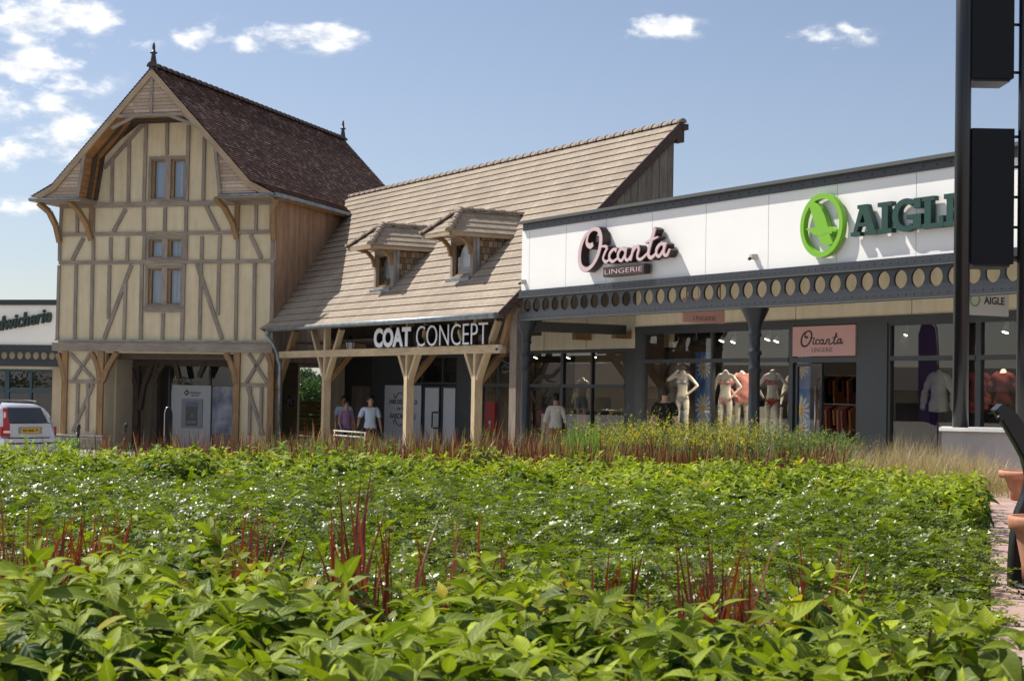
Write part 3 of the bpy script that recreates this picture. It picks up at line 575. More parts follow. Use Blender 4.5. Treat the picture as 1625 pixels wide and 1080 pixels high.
# dormers
def dormer(u0, u1, vf, zs, ze):
    uc = (u0+u1)/2; d = MB()
    zr = lambda v: 3.36+(v+.45)*4.71/4.87
    vb = lambda z: -.45+(z-3.36)*4.87/4.71
    jf = MB(); jf.box(u0-.02, u0+.09, vf, vf+.12, zs-.02, ze); jf.box(u1-.13, u1, vf, vf+.12, zs-.02, ze); jf.box(u0+.09, u1-.13, vf, vf+.1, ze-.12, ze); jf.box(u0+.09, u1-.13, vf-.03, vf+.1, zs, zs+.06); fo = jf.build('dormer', M['oak'], barn)
    ch = MB()
    for u in (u0, u1-.04): ch.prism([(u, vf+.121, zr(vf+.12)-.05), (u, vf+.121, ze), (u, vb(ze)+.1, ze)], (.04, 0, 0), (0, 1, 0))
    ch.build('dormer_cheek', M['shingle'], fo)
    ch = MB(); ch.box(u1-.02, u1+.03, vf+.10, vf+.17, zs+.02, ze); ch.beam((u1+.02, vf, zs+.02), (u1+.02, vb(ze), ze-.02), .06, .03, (1, 0, 0)); ch.box(u0-.05, u1+.02, vf-.12, vf+.02, zs-.09, zs-.01); ch.build('flashing', M['zinc'], fo)
    w = MB(); w.box(u0+.09, u0+.14, vf+.05, vf+.1, zs+.06, ze-.12); w.box(u1-.2, u1-.13, vf+.05, vf+.1, zs+.06, ze-.12); w.box(u0+.14, u1-.2, vf+.05, vf+.1, ze-.18, ze-.12); w.box(u0+.14, u1-.2, vf+.05, vf+.1, zs+.06, zs+.11); wf = w.build('window', M['oakwarm'], fo)
    p = MB(); p.face([(u0+.13, vf+.08, zs+.1), (u1-.19, vf+.08, zs+.1), (u1-.19, vf+.08, ze-.17), (u0+.13, vf+.08, ze-.17)]); p.build('pane', M['glass2'], wf, recalc=False)
    p = MB(); p.box(u0+.1, u1-.14, vf+.3, vf+.33, zs, ze-.1); p.build('curtain', M['curtain'], wf)
    br = MB()
    for u in (u0+.04, u1-.06):     # curved brackets carrying the projecting hip
        pts = [(u, vf-.02, ze-.45), (u, vf-.08, ze-.22), (u, vf-.24, ze-.06), (u, vf-.62, ze+.02)]
        for a, b_ in zip(pts[:-1], pts[1:]): br.beam(a, b_, .09, .09, (1, 0, 0))
    br.build_each('bracket', M['oakwarm'], fo)
    ov, os_ = .72, .16; zt = ze+.02; zk = ze+.62; x0, x1 = u0-os_, u1+os_; y0 = vf-ov; yk = vf-.05
    so_ = MB(); so_.box(x0+.02, x1-.02, y0+.02, vf+.0, ze, ze+.05); so_.box(x1-.1, x1-.02, vf, vb(ze)+.1, ze, ze+.06); so_.box(x0+.02, x0+.1, vf, vb(ze)+.1, ze, ze+.06)
    so_.beam((x0+.01, y0+.01, zt-.02), (x1-.01, y0+.01, zt-.02), .12, .04, (0, 1, 0)); so_.beam((x1-.01, y0+.05, zt-.02), (x1-.01, vb(ze)+.05, zt-.02), .12, .04, (1, 0, 0)); so_.build('eaves_board', M['barge'], fo)
    r = MB(); hw = (x1-x0)/2; n = 4
    for i in range(n):
        t0, t1 = i/n, (i+1)/n; z0, z1 = zt+(zk-zt)*t0, zt+(zk-zt)*t1; h0 = hw*(1-t0); h1 = hw*(1-t1); lf = .028
        ya, yb = y0+(yk-y0)*t0, y0+(yk-y0)*t1
        for s_ in (-1, 1):   # side slopes
            q = [(uc+s_*(h0+.01), ya, z0+lf), (uc+s_*(h0+.01), vb(z0)+.12, z0+lf), (uc+s_*h1, vb(z1)+.12, z1+.006), (uc+s_*h1, yb, z1+.006)]
            r.face(q); r.face([(uc+s_*(h0+.01), ya, z0), (uc+s_*(h0+.01), vb(z0)+.12, z0), q[1], q[0]])
        q = [(uc-h0-.01, ya-.01, z0+lf), (uc+h0+.01, ya-.01, z0+lf), (uc+h1, yb, z1+.006), (uc-h1, yb, z1+.006)]; r.face(q); r.face([(uc-h0-.01, ya-.01, z0), (uc+h0+.01, ya-.01, z0), q[1], q[0]])
    ro = r.build('dormer_roof', M['tiletan'], fo, recalc=False)
    t = MB(); ridge_tiles(t, (x1, y0-.02, zt+.03), (uc, yk, zk+.03), .085, 4); ridge_tiles(t, (x0, y0-.02, zt+.03), (uc, yk, zk+.03), .085, 4); ridge_tiles(t, (uc, yk-.03, zk+.02), (uc, vb(zk)+.05, zk+.02), .085, 6); t.build('ridge_tile', M['ridge'], ro)
dormer(-8.78, -7.64, .51, 4.30, 5.36); dormer(-4.58, -3.45, .61, 4.38, 5.40)

# ------------------------------------------------------------------ TOWER (frame T)
tw = thing('timber_framed_building', 'tall half-timbered tower house with ochre plaster and steep dark tiled roof', 'building', T)
TWD = 7.29; UC = 3.6; TB = 13.6
W1 = (T.f(236, 283)[0], T.f(298, 283)[0], T.f(266, 319)[1], T.f(266, 248)[1])
W2 = (T.f(232, 392)[0], T.f(293, 392)[0], T.f(262, 412)[1], T.f(262, 375)[1]); W3 = (T.f(231, 450)[0], T.f(292, 450)[0], T.f(262, 486)[1], T.f(262, 421)[1])
ul, ur = W1[0]+.06, W1[1]-.04
wl = MB(); zk, zw = 7.60, 7.25
wl.prism([(0, 0, 2.6), (ul, 0, 2.6), (ul, 0, 9.9), (1.62, 0, 8.85), (.85, 0, 8.05), (.3, 0, 7.45), (0, 0, 7.2)], (0, .2, 0))
wl.prism([(ur, 0, 2.6), (TWD, 0, 2.6), (TWD, 0, 7.2), (6.95, 0, 7.42), (6.2, 0, 8.2), (ur, 0, 9.9)], (0, .2, 0))
for z0, z1 in ((2.6, W3[2]), (W3[3], W2[2]), (W2[3], W1[2]), (W1[3], 9.95)): wl.box(ul, ur, 0, .2, z0, z1)
wl.build('front_wall', M['plaster'], tw)
g = MB(); g.prism([(2.3, .02, 9.5), (4.95, .02, 9.5), (UC+.15, .02, 10.75), (UC-.15, .02, 10.75)], (0, .15, 0)); g.build('gable_top', M['oakdk'], tw)
# openings with curtains
for (a, b_, c, d) in (W1, W2, W3):
    f = MB(); w = .1; um = (a+b_)/2
    for q in ((a, a+w, c, d), (b_-w, b_, c, d), (a+w, b_-w, d-w*.9, d), (a+w, b_-w, c, c+w*.7), (um-.09, um+.09, c+w*.7, d-w*.9)): f.box(q[0], q[1], -.03, .12, q[2], q[3])
    fo = f.build('window', M['oak'], tw)
    f = MB()
    for (x0, x1) in ((a+w, um-.09), (um+.09, b_-w)):
        for q in ((x0, x0+.09, c+.07, d-.09), (x1-.03, x1, c+.07, d-.09), (x0+.09, x1-.03, d-.14, d-.09), (x0+.09, x1-.03, c+.07, c+.1)): f.box(q[0], q[1], .03, .10, q[2], q[3])
    f.build('casement', M['oakwarm'], fo)
    p = MB(); p.face([(a+w, .075, c+.05), (b_-w, .075, c+.05), (b_-w, .075, d-.08), (a+w, .075, d-.08)]); p.build('pane', M['glass2'], fo, recalc=False)
    p = MB(); n = 60
    for i in range(n):
        x0, x1 = a+w+(b_-a-2*w)*i/n, a+w+(b_-a-2*w)*(i+1)/n; fz = lambda x: .17+.022*sin(x*47)+.012*sin(x*91+1)
        p.face([(x0, fz(x0), c), (x1, fz(x1), c), (x1, fz(x1), d), (x0, fz(x0), d)], None, True)
    p.build('curtain', M['curtain'], fo, recalc=False)
    if c < 5: s_ = MB(); s_.box(a-.02, b_+.02, -.09, .03, c-.05, c-.0); s_.box(a-.0, b_, -.06, .0, c-.17, c-.05); s_.build('sill', M['oak'], fo)
    else: s_ = MB(); s_.box(a-.05, b_+.05, -.07, .02, c-.05, c-.0); s_.build('sill', M['oak'], fo)
# timber framing, traced on the facade plane
V_ = [(179,250,322,5.5),(205.5,222,321,5.5),(231.5,193,321,5.8),(266,193,246,5.5),(299,200,320,5.8),(324.5,217,318,5.5),
      (123.5,331,371,5),(149,331,372,5.5),(229,330,370,5.5),(262.5,330,368,5.5),(296,327,368,5.5),(407,324,366,5),(431.5,323,367,6),(97.5,331,372,5),
      (149,377,414,5.3),(176.5,377,415,5.3),(203,377,414,5.3),(229.5,375,415,5.5),(296,374,414,5.5),(321,375,413,5.3),(349,374,412,5.3),(378,373,412,5.3),(433.5,372,410,6),(95.5,377,414,5),
      (121,421,538,5.3),(147,421,538,5.3),(174,421,506,5.3),(199,450,538,5.3),(225.5,418,539,6),(259,497,538,5.3),(291.5,418,539,6),(319,417,538,5.3),(347.5,417,500,5.3),(376,417,539,5.3),(404.5,417,538,5.3),(433,415,540,6),(93.5,421,539,5)]
D_ = [((230,195),(166,267)),((200,332),(180.5,368)),((327,326),(347,366)),((133,378),(115,413)),((398,373),(415,410)),((209,421),(166,537)),((313,419),(353,538))]
tf = MB()
k = 50.66/FPX
for (x, y0, y1, w) in V_:
    a = T.f(x+.5, y0); b_ = T.f(x-.5-(y1-y0)*.009, y1); um = (a[0]+b_[0])/2; j = random.uniform(-.01, .01)
    tf.beam((um-j, -.022, b_[1]), (um+j, -.022, a[1]), w*k, .06, (0, 1, 0))
for p, q in D_:
    a = T.f(*p); b_ = T.f(*q); tf.beam((a[0], -.018, a[1]), (b_[0], -.018, b_[1]), .125, .06, (0, 1, 0))
tf.build_each('timber_stud', M['oak'], tw)
tf = MB(); tf.box(-.03, TWD+.02, -.06, .02, 7.05, 7.20); tf.build_each('timber_rail', M['oakdk'] if False else M['oak'], tw)
tf = MB(); tf.box(-.02, TWD+.01, -.06, .015, T.f(262, 373)[1]-.0, T.f(262, 367.5)[1]); tf.box(-.02, TWD+.01, -.058, .015, T.f(262, 418.5)[1], T.f(262, 413)[1]); tf.build_each('timber_rail', M['oak'], tw)
tf = MB(); tf.box(-.06, TWD, -.1, .0, 2.96, 3.0); tf.build('drip_rail', M['zinc'], tw)
zb1, zb0 = T.f(250, 545)[1], T.f(250, 558)[1]
tf = MB(); tf.box(-.14, TWD+.04, -.12, .2, zb0, zb1); tf.build('main_beam', M['oakwarm'] if False else M['oak'], tw)
# roof
EV = [(UC+4.02, 7.33), (UC+3.3, 7.69), (UC, 11.13)]
V0 = -1.0
def slope(sgn):
    r = MB(); P = [(-(x-UC) if sgn > 0 else (x-UC), z) for x, z in EV]
    # courses() works in (y,z); build with swapped axes then map
    courses(r, [((x), z) for x, z in [(-abs(x-UC), z) for x, z in EV]], V0, TB, .115, .028)
    r.v = [V(UC-sgn*p[1], p[0], p[2]) for p in r.v]; 
    return r
for sg in (1, -1):
    r = slope(sg); r.uv = [(u_, v_) for u_, v_ in r.uv]; r.build('roof', M['tiledk'], tw)
r = MB()
for sg in (1, -1):
    pts = [(UC+sg*4.0, 7.25), (UC+sg*3.3, 7.6), (UC, 11.04), (UC, 10.9), (UC+sg*3.25, 7.45), (UC+sg*3.98, 7.15)]
    r.prism([(x, V0+.04, z) for x, z in pts], (0, TB-V0-.08, 0), (0, 1, 0))
r.build('roof_underside', M['soffit'], tw)
rt = MB(); ridge_tiles(rt, (UC, V0-.02, 11.13), (UC, TB+.05, 11.13), .13, 40); rt.build('ridge_tile', M['ridgedk'], tw)
for v in (V0+.1, TB-.15):
    f = MB(); f.lathe((UC, v, 11.1), [(.14, -.05), (.11, .1), (.07, .35), (.06, .42), (.11, .45), (.11, .48), (.05, .50), (.045, .64), (.03, .76), (0, .78)], 12); f.build('finial', M['girder'], tw)
# verge boards
vb_ = MB()
for sg in (1, -1):
    P = [(UC+sg*4.05, 7.28), (UC+sg*3.32, 7.64), (UC, 11.08)]; Q = [(UC, 10.84), (UC+sg*3.22, 7.5), (UC+sg*3.9, 7.15)]
    vb_.prism([(x, V0-.01, z) for x, z in (P[0], P[1], Q[1], Q[2])], (0, .05, 0), (sg*1, 0, -.5)); vb_.prism([(x, V0-.012, z) for x, z in (P[1], P[2], Q[0], Q[1])], (0, .05, 0), (sg*1, 0, -1))
vb_.build('bargeboard', M['barge'], tw)
# gable spandrels and arch soffit
AR = [(1.17, 7.25), (1.39, 8.67), (2.08, 9.32), (2.37, 9.68), (4.70, 9.68), (5.22, 9.25), (5.75, 8.67), (5.95, 7.25)]
sp = MB(); y = V0+.06
sp.prism([(x, y, z) for x, z in ((-.05, 7.27), (1.17, 7.27), (1.39, 8.60), (1.32, 8.64), (.27, 7.54))], (0, .05, 0))
sp.prism([(x, y, z) for x, z in ((5.95, 7.30), (7.12, 7.30), (6.9, 7.54), (5.86, 8.64), (5.75, 8.60))], (0, .05, 0))
sp.prism([(x, y, z) for x, z in ((2.37, 9.66), (4.70, 9.66), (4.66, 9.88), (UC+.02, 10.95), (UC-.02, 10.95), (2.52, 9.88))], (0, .05, 0))
m = M['pineclad'] = M['pine'].copy(); sp.build_each('gable_cladding', shingle('horizontal_cladding', 3., .105, [(0, (.36, .27, .20)), (.5, (.46, .36, .28)), (1, (.54, .43, .34))], (.10, .07, .05)), tw)
ed = MB()
for a, b_ in zip(AR[:-1], AR[1:]): ed.beam((a[0], V0+.03, a[1]), (b_[0], V0+.03, b_[1]), .10, .07, (0, 1, 0))
ed.box(UC-.04, UC+.04, V0+.02, V0+.06, 9.7, 10.85); ed.beam((2.30, V0+.02, 9.32), (3.05, V0+.03, 9.66), .09, .05, (0, 1, 0)); ed.beam((5.1, V0+.02, 9.32), (4.2, V0+.03, 9.66), .09, .05, (0, 1, 0)); ed.build_each('arch_trim', M['oak'], tw)
so2 = MB()
for a, b_ in zip(AR[:-1], AR[1:]):
    L = sqrt((a[0]-b_[0])**2+(a[1]-b_[1])**2); n = max(1, int(L/.16))
    for i in range(n):
        p0 = (a[0]+(b_[0]-a[0])*(i+.03)/n, a[1]+(b_[1]-a[1])*(i+.03)/n); p1 = (a[0]+(b_[0]-a[0])*(i+.97)/n, a[1]+(b_[1]-a[1])*(i+.97)/n)
        so2.face([(p0[0], V0+.08, p0[1]), (p1[0], V0+.08, p1[1]), (p1[0], .02, p1[1]), (p0[0], .02, p0[1])], (0, 1, 0))
so2.build('arch_soffit', M['soffit'], tw, recalc=False)
ed = MB()
for a, b_ in zip(AR[:-1], AR[1:]): 
    cx_, cz_ = 3.6, 8.6
    f_ = lambda p: (p[0]+(cx_-p[0])*.03, p[1]+(cz_-p[1])*.03)
    a2, b2 = f_(a), f_(b_); ed.beam((a2[0], -.45, a2[1]), (b2[0], -.45, b2[1]), .1, .1, (0, 1, 0)); ed.beam((a2[0], -.05, a2[1]), (b2[0], -.05, b2[1]), .1, .08, (0, 1, 0))
ed.build_each('arch_rib', M['oakdk'], tw)
bx = MB(); bx.box(-.38, 1.25, V0+.03, .0, 7.16, 7.26); bx.box(5.87, 7.6, V0+.03, .0, 7.16, 7.26); bx.build_each('eaves_soffit', M['oak'], tw)
bk = MB()
for (u, du) in ((1.10, -.0), (6.05, .0)):
    pts = [(u, -.02, 6.05), (u-.08, -.15, 6.5), (u-.2, -.5, 6.95), (u-.3, -.85, 7.17)]
    for a, b_ in zip(pts[:-1], pts[1:]): bk.beam(a, b_, .13, .15, (1, 0, 0))
    bk.box(u-.07, u+.07, -.09, 0, 6.1, 7.1)
for (u, s_) in ((0., -1), (7.27, 1)):
    pts = [(u, -.05, 6.0), (u+s_*.05, -.2, 6.5), (u+s_*.14, -.45, 6.9), (u+s_*.36, -.7, 7.16)]
    for a, b_ in zip(pts[:-1], pts[1:]): bk.beam(a, b_, .14, .15, (1, 0, 0))
bk.build_each('eaves_bracket', M['oakwarm'], tw)
gt = MB(); gt.tube([(UC+4.1, V0+.05, 7.24), (UC+4.1, TB, 7.24)], .065, 10); gt.tube([(UC-4.1, V0+.05, 7.24), (UC-4.1, TB, 7.24)], .065, 10); gt.tube([(5.9, V0, 7.24), (UC+4.1, V0, 7.24)], .04, 8); gt.tube([(UC-4.1, V0, 7.24), (1.2, V0, 7.24)], .04, 8); gt.build_each('gutter', M['zinc'], tw)
# right side wall of vertical boards, other walls
g = MB(); v = .03; i = 0
while v < TB-.3:
    w = .15+.02*((i*5) % 3); g.box(TWD-.02, TWD+.03+.006*(i % 2), v+.003, v+w-.003, 2.4, 7.45, (0, 0, 1)); v += w; i += 1
g.build('side_boards', M['pine'], tw)
g = MB(); g.box(TWD-.1, TWD-.03, .21, TB-.3, 2.4, 7.3); g.box(.0, .1, .21, TB-.3, -.5, 7.3); g.box(.1, TWD-.1, TB-.5, TB-.3, 2.4, 7.3); g.box(.1, 1.2, TB-.5, TB-.3, -.5, 2.4); g.build_each('side_wall', M['plaster'], tw)
g = MB(); g.box(.1, TWD-.1, .21, TB-.5, 2.42, 2.6); g.build('ceiling', M['oakdk'], tw)
# ground floor piers
zg = -.45
def pier(u0, u1, posts, rails, diags, verts):
    p = MB(); p.box(u0, u1, .02, .6, zg, zb0); p.build_each('pier', M['plaster'], tw)
    t = MB()
    for x, w in posts: a = T.f(x, 600)[0]; t.box(a-w/2, a+w/2, -.07, .1, zg, zb0, (0, 0, 1))
    t.build_each('post', M['oakwarm'], tw); t = MB()
    for a, b_ in diags: a = T.f(*a); b_ = T.f(*b_); t.beam((a[0], -.01, a[1]), (b_[0], -.01, b_[1]), .10, .06, (0, 1, 0))
    for x, y0, y1 in verts: a = T.f(x, y0); b_ = T.f(x, y1); t.beam((a[0], -.015, a[1]), (a[0], -.015, b_[1]), .095, .06, (0, 1, 0))
    for x0, x1, y in rails: a = T.f(x0, y); b_ = T.f(x1, y); t.box(a[0], b_[0], -.03, .05, a[1]-.05, a[1]+.05)
    t.build_each('timber_stud', M['oak'], tw)
a0, a1 = T.f(97, 600)[0], T.f(166, 600)[0]; b0, b1 = T.f(373, 600)[0], T.f(434, 600)[0]
pier(a0, a1, ((103.5, .19), (160.5, .21)), ((110, 155, 605),), (((112, 561), (149, 602)), ((144, 561), (117, 602)), ((148, 610), (116, 684))), ((124, 609, 684), (140, 609, 684)))
pier(b0, b1, ((376.5, .2), (431, .2)), ((382, 426, 610),), (((395, 561), (424, 607)), ((418, 561), (391, 607)), ((393, 614), (418, 690))), ((397.5, 614, 690), (415.5, 614, 690)))
g = MB(); g.box(a0-.05, a1+.05, -.14, .02, zg, T.f(130, 691)[1]); g.build('brick_plinth', M['brick'], tw)
g = MB(); g.box(a0-.08, a1+.08, -.18, .02, T.f(130, 691)[1], T.f(130, 689)[1]); g.build('plinth_cap', M['conc'], tw)
def arcb(P, mtl='oakwarm', w=.14, v=-.02):
    b = MB(); Q = [T.f(*p) for p in P]
    for a, c in zip(Q[:-1], Q[1:]): b.beam((a[0], v, a[1]), (c[0], v, c[1]), w, .14, (0, 1, 0))
    b.build_each('brace', M[mtl], tw)
arcb([(93, 561), (97, 573), (101, 588), (103, 606)]); arcb([(146, 560), (152, 570), (157, 585), (159, 605)]); arcb([(186, 559), (178, 573), (170, 588), (164, 605)], w=.16)
arcb([(359, 560), (366, 572), (372, 588), (375, 608)], w=.16); arcb([(425, 561), (430, 575), (432, 590), (433, 606)])
for s_, P in ((0, [(203, 565), (208, 580), (213, 597), (216, 612)]), (0, [(243, 563), (240, 585), (229, 610), (222, 650)]), (0, [(276, 563), (280, 580), (284, 600)]), (0, [(330, 563), (324, 580), (316, 598)]), (0, [(268, 563), (262, 575), (252, 590), (246, 605)])):
    b = MB(); Q = [T.f(*p, 1.6) for p in P]
    for a, c in zip(Q[:-1], Q[1:]): b.beam((a[0], 1.6, a[1]), (c[0], 1.6, c[1]), .14, .14, (0, 1, 0))
    b.build_each('brace', M['oakdk'], tw)
for x in (218, 248): b = MB(); q = T.f(x, 600, 1.7)[0]; b.box(q-.1, q+.1, 1.6, 1.8, zg, 2.42, (0, 0, 1)); b.build_each('post', M['oakdk'], tw)
g = MB(); g.box(.1, TWD-.1, 1.55, 1.75, 2.25, 2.42); g.build('inner_beam', M['oakdk'], tw)
BV = 3.0
g = MB(); g.box(.1, T.f(268, 600, BV)[0], BV+.3, BV+.4, zg, 2.42); g.build('back_wall', M['darkwall'], tw)
g = MB(); g.box(a1-.05, a1+.05, .6, BV+.3, zg, 2.42); g.box(a1+.05, T.f(214, 600, 2.2)[0], 2.2, 2.35, zg, 2.42); g.build('inner_wall', M['beige'], tw)
u0, u1 = T.f(268, 600, 2.0)[0], T.f(371, 600, 2.0)[0]
window(u0, u1+.4, zg, 2.42, (T.f(334, 590, 2.0)[0],), (), 2.0, parent=tw); g = MB(); g.box(u0, u1+.5, 2.6, 2.7, zg, 2.42); g.build('back_wall', M['dark'], tw)
# downpipe
dp = thing('downpipe', 'grey zinc downpipe at the corner between tower and barn', 'downpipe', A, (-13.85, -.54, -.35))
g = MB(); P = [(-13.78, -.54, 3.27), (-13.78, -.54, 3.12), (-13.70, -.40, 2.9), (-13.62, -.3, 2.65), (-13.60, -.28, 2.45), (-13.56, -.22, 2.3), (-13.56, -.2, -.35)]; g.tube(P, .05, 10); pp = g.build('pipe', M['zinc'], dp)
g = MB()
for z in (.3, 1.6): g.tube([(-13.56, -.2, z-.03), (-13.56, -.2, z+.03)], .062, 10)
g.tube([(-13.78, -.54, 3.30), (-13.78, -.54, 3.14)], [.09, .06], 10); g.build_each('collar', M['zinc'], dp)

# ------------------------------------------------------------------ LEFT SHOP behind the tower (frame B)
Bf = Frame(T.w(0, 9.2, 0), T.a)
lb = thing('sandwich_shop_building', 'white fronted shop with teal window frames at the left edge', 'building', Bf, (0, 0, 0))
zt = Bf.f(45, 475.5)[1]; z1 = Bf.f(45, 484)[1]; z2 = Bf.f(45, 547)[1]; z3 = Bf.f(45, 556)[1]; z4 = Bf.f(45, 572)[1]; z5 = Bf.f(45, 581)[1]
XL = -16; XR = 1.0
g = MB(); g.box(XL, XR, 0, 10, z1, z2); g.build('fascia_panel', M['white'], lb)
g = MB(); g.box(XL, XR, -.1, .2, z1, zt); g.box(XL, XR, -.08, .15, z3, z2); g.box(XL, XR, -.08, .15, z5, z4); g.build('girder_chord', M['girder'], lb)
g = MB(); hole_strip(g, XL, XL+.345*49, 49, (z3+z4)/2, z4, z3, .14, -.02, .02, 16); g.build('girder_web', M['girder'], lb, recalc=False)
g = MB(); g.box(XL, XR, .9, 1.0, z5-.1, z2); g.build('inner_fascia', M['cream'], lb)
z6 = Bf.f(45, 585)[1]; z7 = Bf.f(45, 620)[1]
for (x0, x1) in ((-60, 12), (12, 88)): 
    a, c = Bf.f(x0, 600, 1.)[0], Bf.f(x1, 600, 1.)[0]; window(a, c, -.45, z6, ((a+c)/2,), (z7,), 1.0, parent=lb, fm='teal', w=.10)
g = MB(); g.box(XL, XR, 4, 4.1, -.5, 3); g.box(XL, XR, 1.1, 4, 2.5, 2.6); g.build_each('interior_wall', M['dark'], lb)
p0 = Bf.f(88, 600, .9)[0]; g = MB(); g.box(p0, p0+1.2, .7, 1., -.5, z5); g.build_each('pier', M['beige'], lb)
sg = thing('shop_sign', 'dark green slanted letters reading sandwicherie on the white fascia at far left', 'sign', Bf, (Bf.f(-60, 515)[0], 0, Bf.f(40, 520)[1]))
t = MB(); xa, xb = Bf.f(-32, 515)[0], Bf.f(83, 500)[0]; 
t.text('Sandwicherie', xa, xb, Bf.f(-52, 531)[1], Bf.f(-52, 508)[1], -.12, -.0, .025, .15, radians(9.)); t.build('lettering', M['letgreen'], sg, recalc=False)

# ------------------------------------------------------------------ SIGNS
def c6(p): return (800+p[0]/3.6, 280+p[1]/3.6)
def c8(p): return (1175+p[0]/3.6, 220+p[1]/3.6)
SGV = -.21
ORC = [([(508,385,1.2),(492,398,1.5),(474,385,1.2),(474,355),(486,320),(510,300),(538,305,1.3),(552,340,1.5),(550,390,1.5),(535,450,1.3),(505,505,1.1),(470,530,1.2),(440,515,1.5),(430,465,1.6),(438,400,1.4),(462,340,1.0),(480,318,.5)],1.15),
       ([(522,485),(540,440),(558,385,.8)],.9), ([(552,402,.6),(575,398),(590,408,1.2)],.8), ([(590,408),(574,440),(566,470),(582,488),(604,470,.7)],.9),
       ([(642,425,1.3),(628,415),(606,438,1.2),(602,468,1.2),(620,486),(650,465,.7)],.9), ([(690,420,1.2),(672,412),(652,440,1.2),(655,472),(672,480),(690,450)],.9), ([(699,408),(692,445,1.2),(694,470),(708,478),(726,450,.7)],.9),
       ([(742,398),(732,440,1.1),(722,480)],1.), ([(730,445,.7),(748,410),(764,400),(770,418,1.2),(762,450,1.1),(766,470),(786,470),(826,432,.7)],.9),
       ([(862,294,1.4),(848,345,1.3),(830,410,1.2),(826,450,1.1),(842,464),(868,440,.7)],1.1), ([(808,378,.7),(845,360),(880,345,.7)],.8), ([(918,392,1.2),(897,384),(874,412,1.2),(872,445),(888,455),(908,425)],.95), ([(924,380),(913,420,1.2),(916,446),(932,448),(946,415,.7)],.95)]
sg = thing('shop_sign', 'pale pink script sign reading Orcanta with Lingerie plate on the white fascia', 'sign', A, (A.f(*c6((430, 500)), SGV)[0], SGV, 4.1))
fr_ = MB(); bk_ = MB(); wm = .076
for i, (pts, w) in enumerate(ORC):
    q = [(*A.f(*c6(p[:2]), SGV), p[2] if len(p) > 2 else 1.) for p in pts]
    fr_.ribbon(q, wm*w*.84, SGV-.004-.0007*i, SGV+.02); bk_.ribbon(q, wm*w, SGV+.005+.0007*i, SGV+.18)
fr_.build('letter_face', M['pink'], sg, recalc=False); bk_.build('letter_side', M['maroon'], sg, recalc=False)
a = A.f(*c6((566, 575)), SGV); b_ = A.f(*c6((800, 497)), SGV); zA, zB = A.f(*c6((566, 575)), SGV)[1], A.f(*c6((566, 520)), SGV)[1]
pl = MB(); pl.box(a[0], b_[0], SGV, SGV+.15, zA, zB); plo = pl.build('plate', M['maroon'], sg)
t = MB(); t.text('LINGERIE', a[0]+.06, b_[0]-.06, zA+.05, zB-.05, SGV-.006, SGV+.003, -.012); t.build('lettering', M['pink'], plo, recalc=False)
# round lime logo and slab letters
LG = -.14
lg = thing('shop_logo', 'round lime green ring logo with bird shape on the white fascia', 'logo', A, (A.f(*c8((460, 500)), LG)[0], LG, 4.1))
c_ = A.f(*c8((460, 495)), LG); ro_ = .5*(A.f(*c8((460, 313)), LG)[1]-A.f(*c8((460, 677)), LG)[1]); ri = ro_*.835
g = MB(); n = 64
for k in range(n):
    a0_, a1_ = 2*pi*k/n, 2*pi*(k+1)/n; P = lambda r, a, y: V(c_[0]+r*cos(a), y, c_[1]+r*sin(a)); y0, y1 = LG, LG+.10
    g.face([P(ri, a0_, y0), P(ro_, a0_, y0), P(ro_, a1_, y0), P(ri, a1_, y0)]); g.face([P(ro_, a0_, y0), P(ro_, a0_, y1), P(ro_, a1_, y1), P(ro_, a1_, y0)], None, True); g.face([P(ri, a0_, y0), P(ri, a1_, y0), P(ri, a1_, y1), P(ri, a0_, y1)], None, True)
g.build('logo_ring', M['lime'], lg, recalc=False)
g = MB()
pg1 = [(392,378),(402,366),(420,362),(440,372),(462,398),(482,440),(496,490),(508,540),(528,598),(500,610),(470,602),(450,578),(440,548),(430,505),(412,445)]
g.prism([V(A.f(*c8(p), LG)[0], LG-.002, A.f(*c8(p), LG)[1]) for p in pg1], (0, .1, 0))
pg2 = [(370,515),(432,508),(470,505),(520,502),(546,518),(545,532),(525,528),(520,545),(500,535),(470,550),(432,553),(408,540)]
g.prism([V(A.f(*c8(p), LG)[0], LG-.004, A.f(*c8(p), LG)[1]) for p in pg2], (0, .09, 0)); g.build('logo_bird', M['lime'], lg)
sg = thing('shop_sign', 'dark green slab letters reading AIGLE on the white fascia beside the ring logo', 'sign', A, (A.f(1350, 370, LG)[0], LG, 4.2))
def uz(x): return A.f(x, 350, LG)[0]
zt_, zb_ = A.f(*c8((700, 378)), LG)[1], A.f(*c8((700, 552)), LG)[1]; hh = zt_-zb_
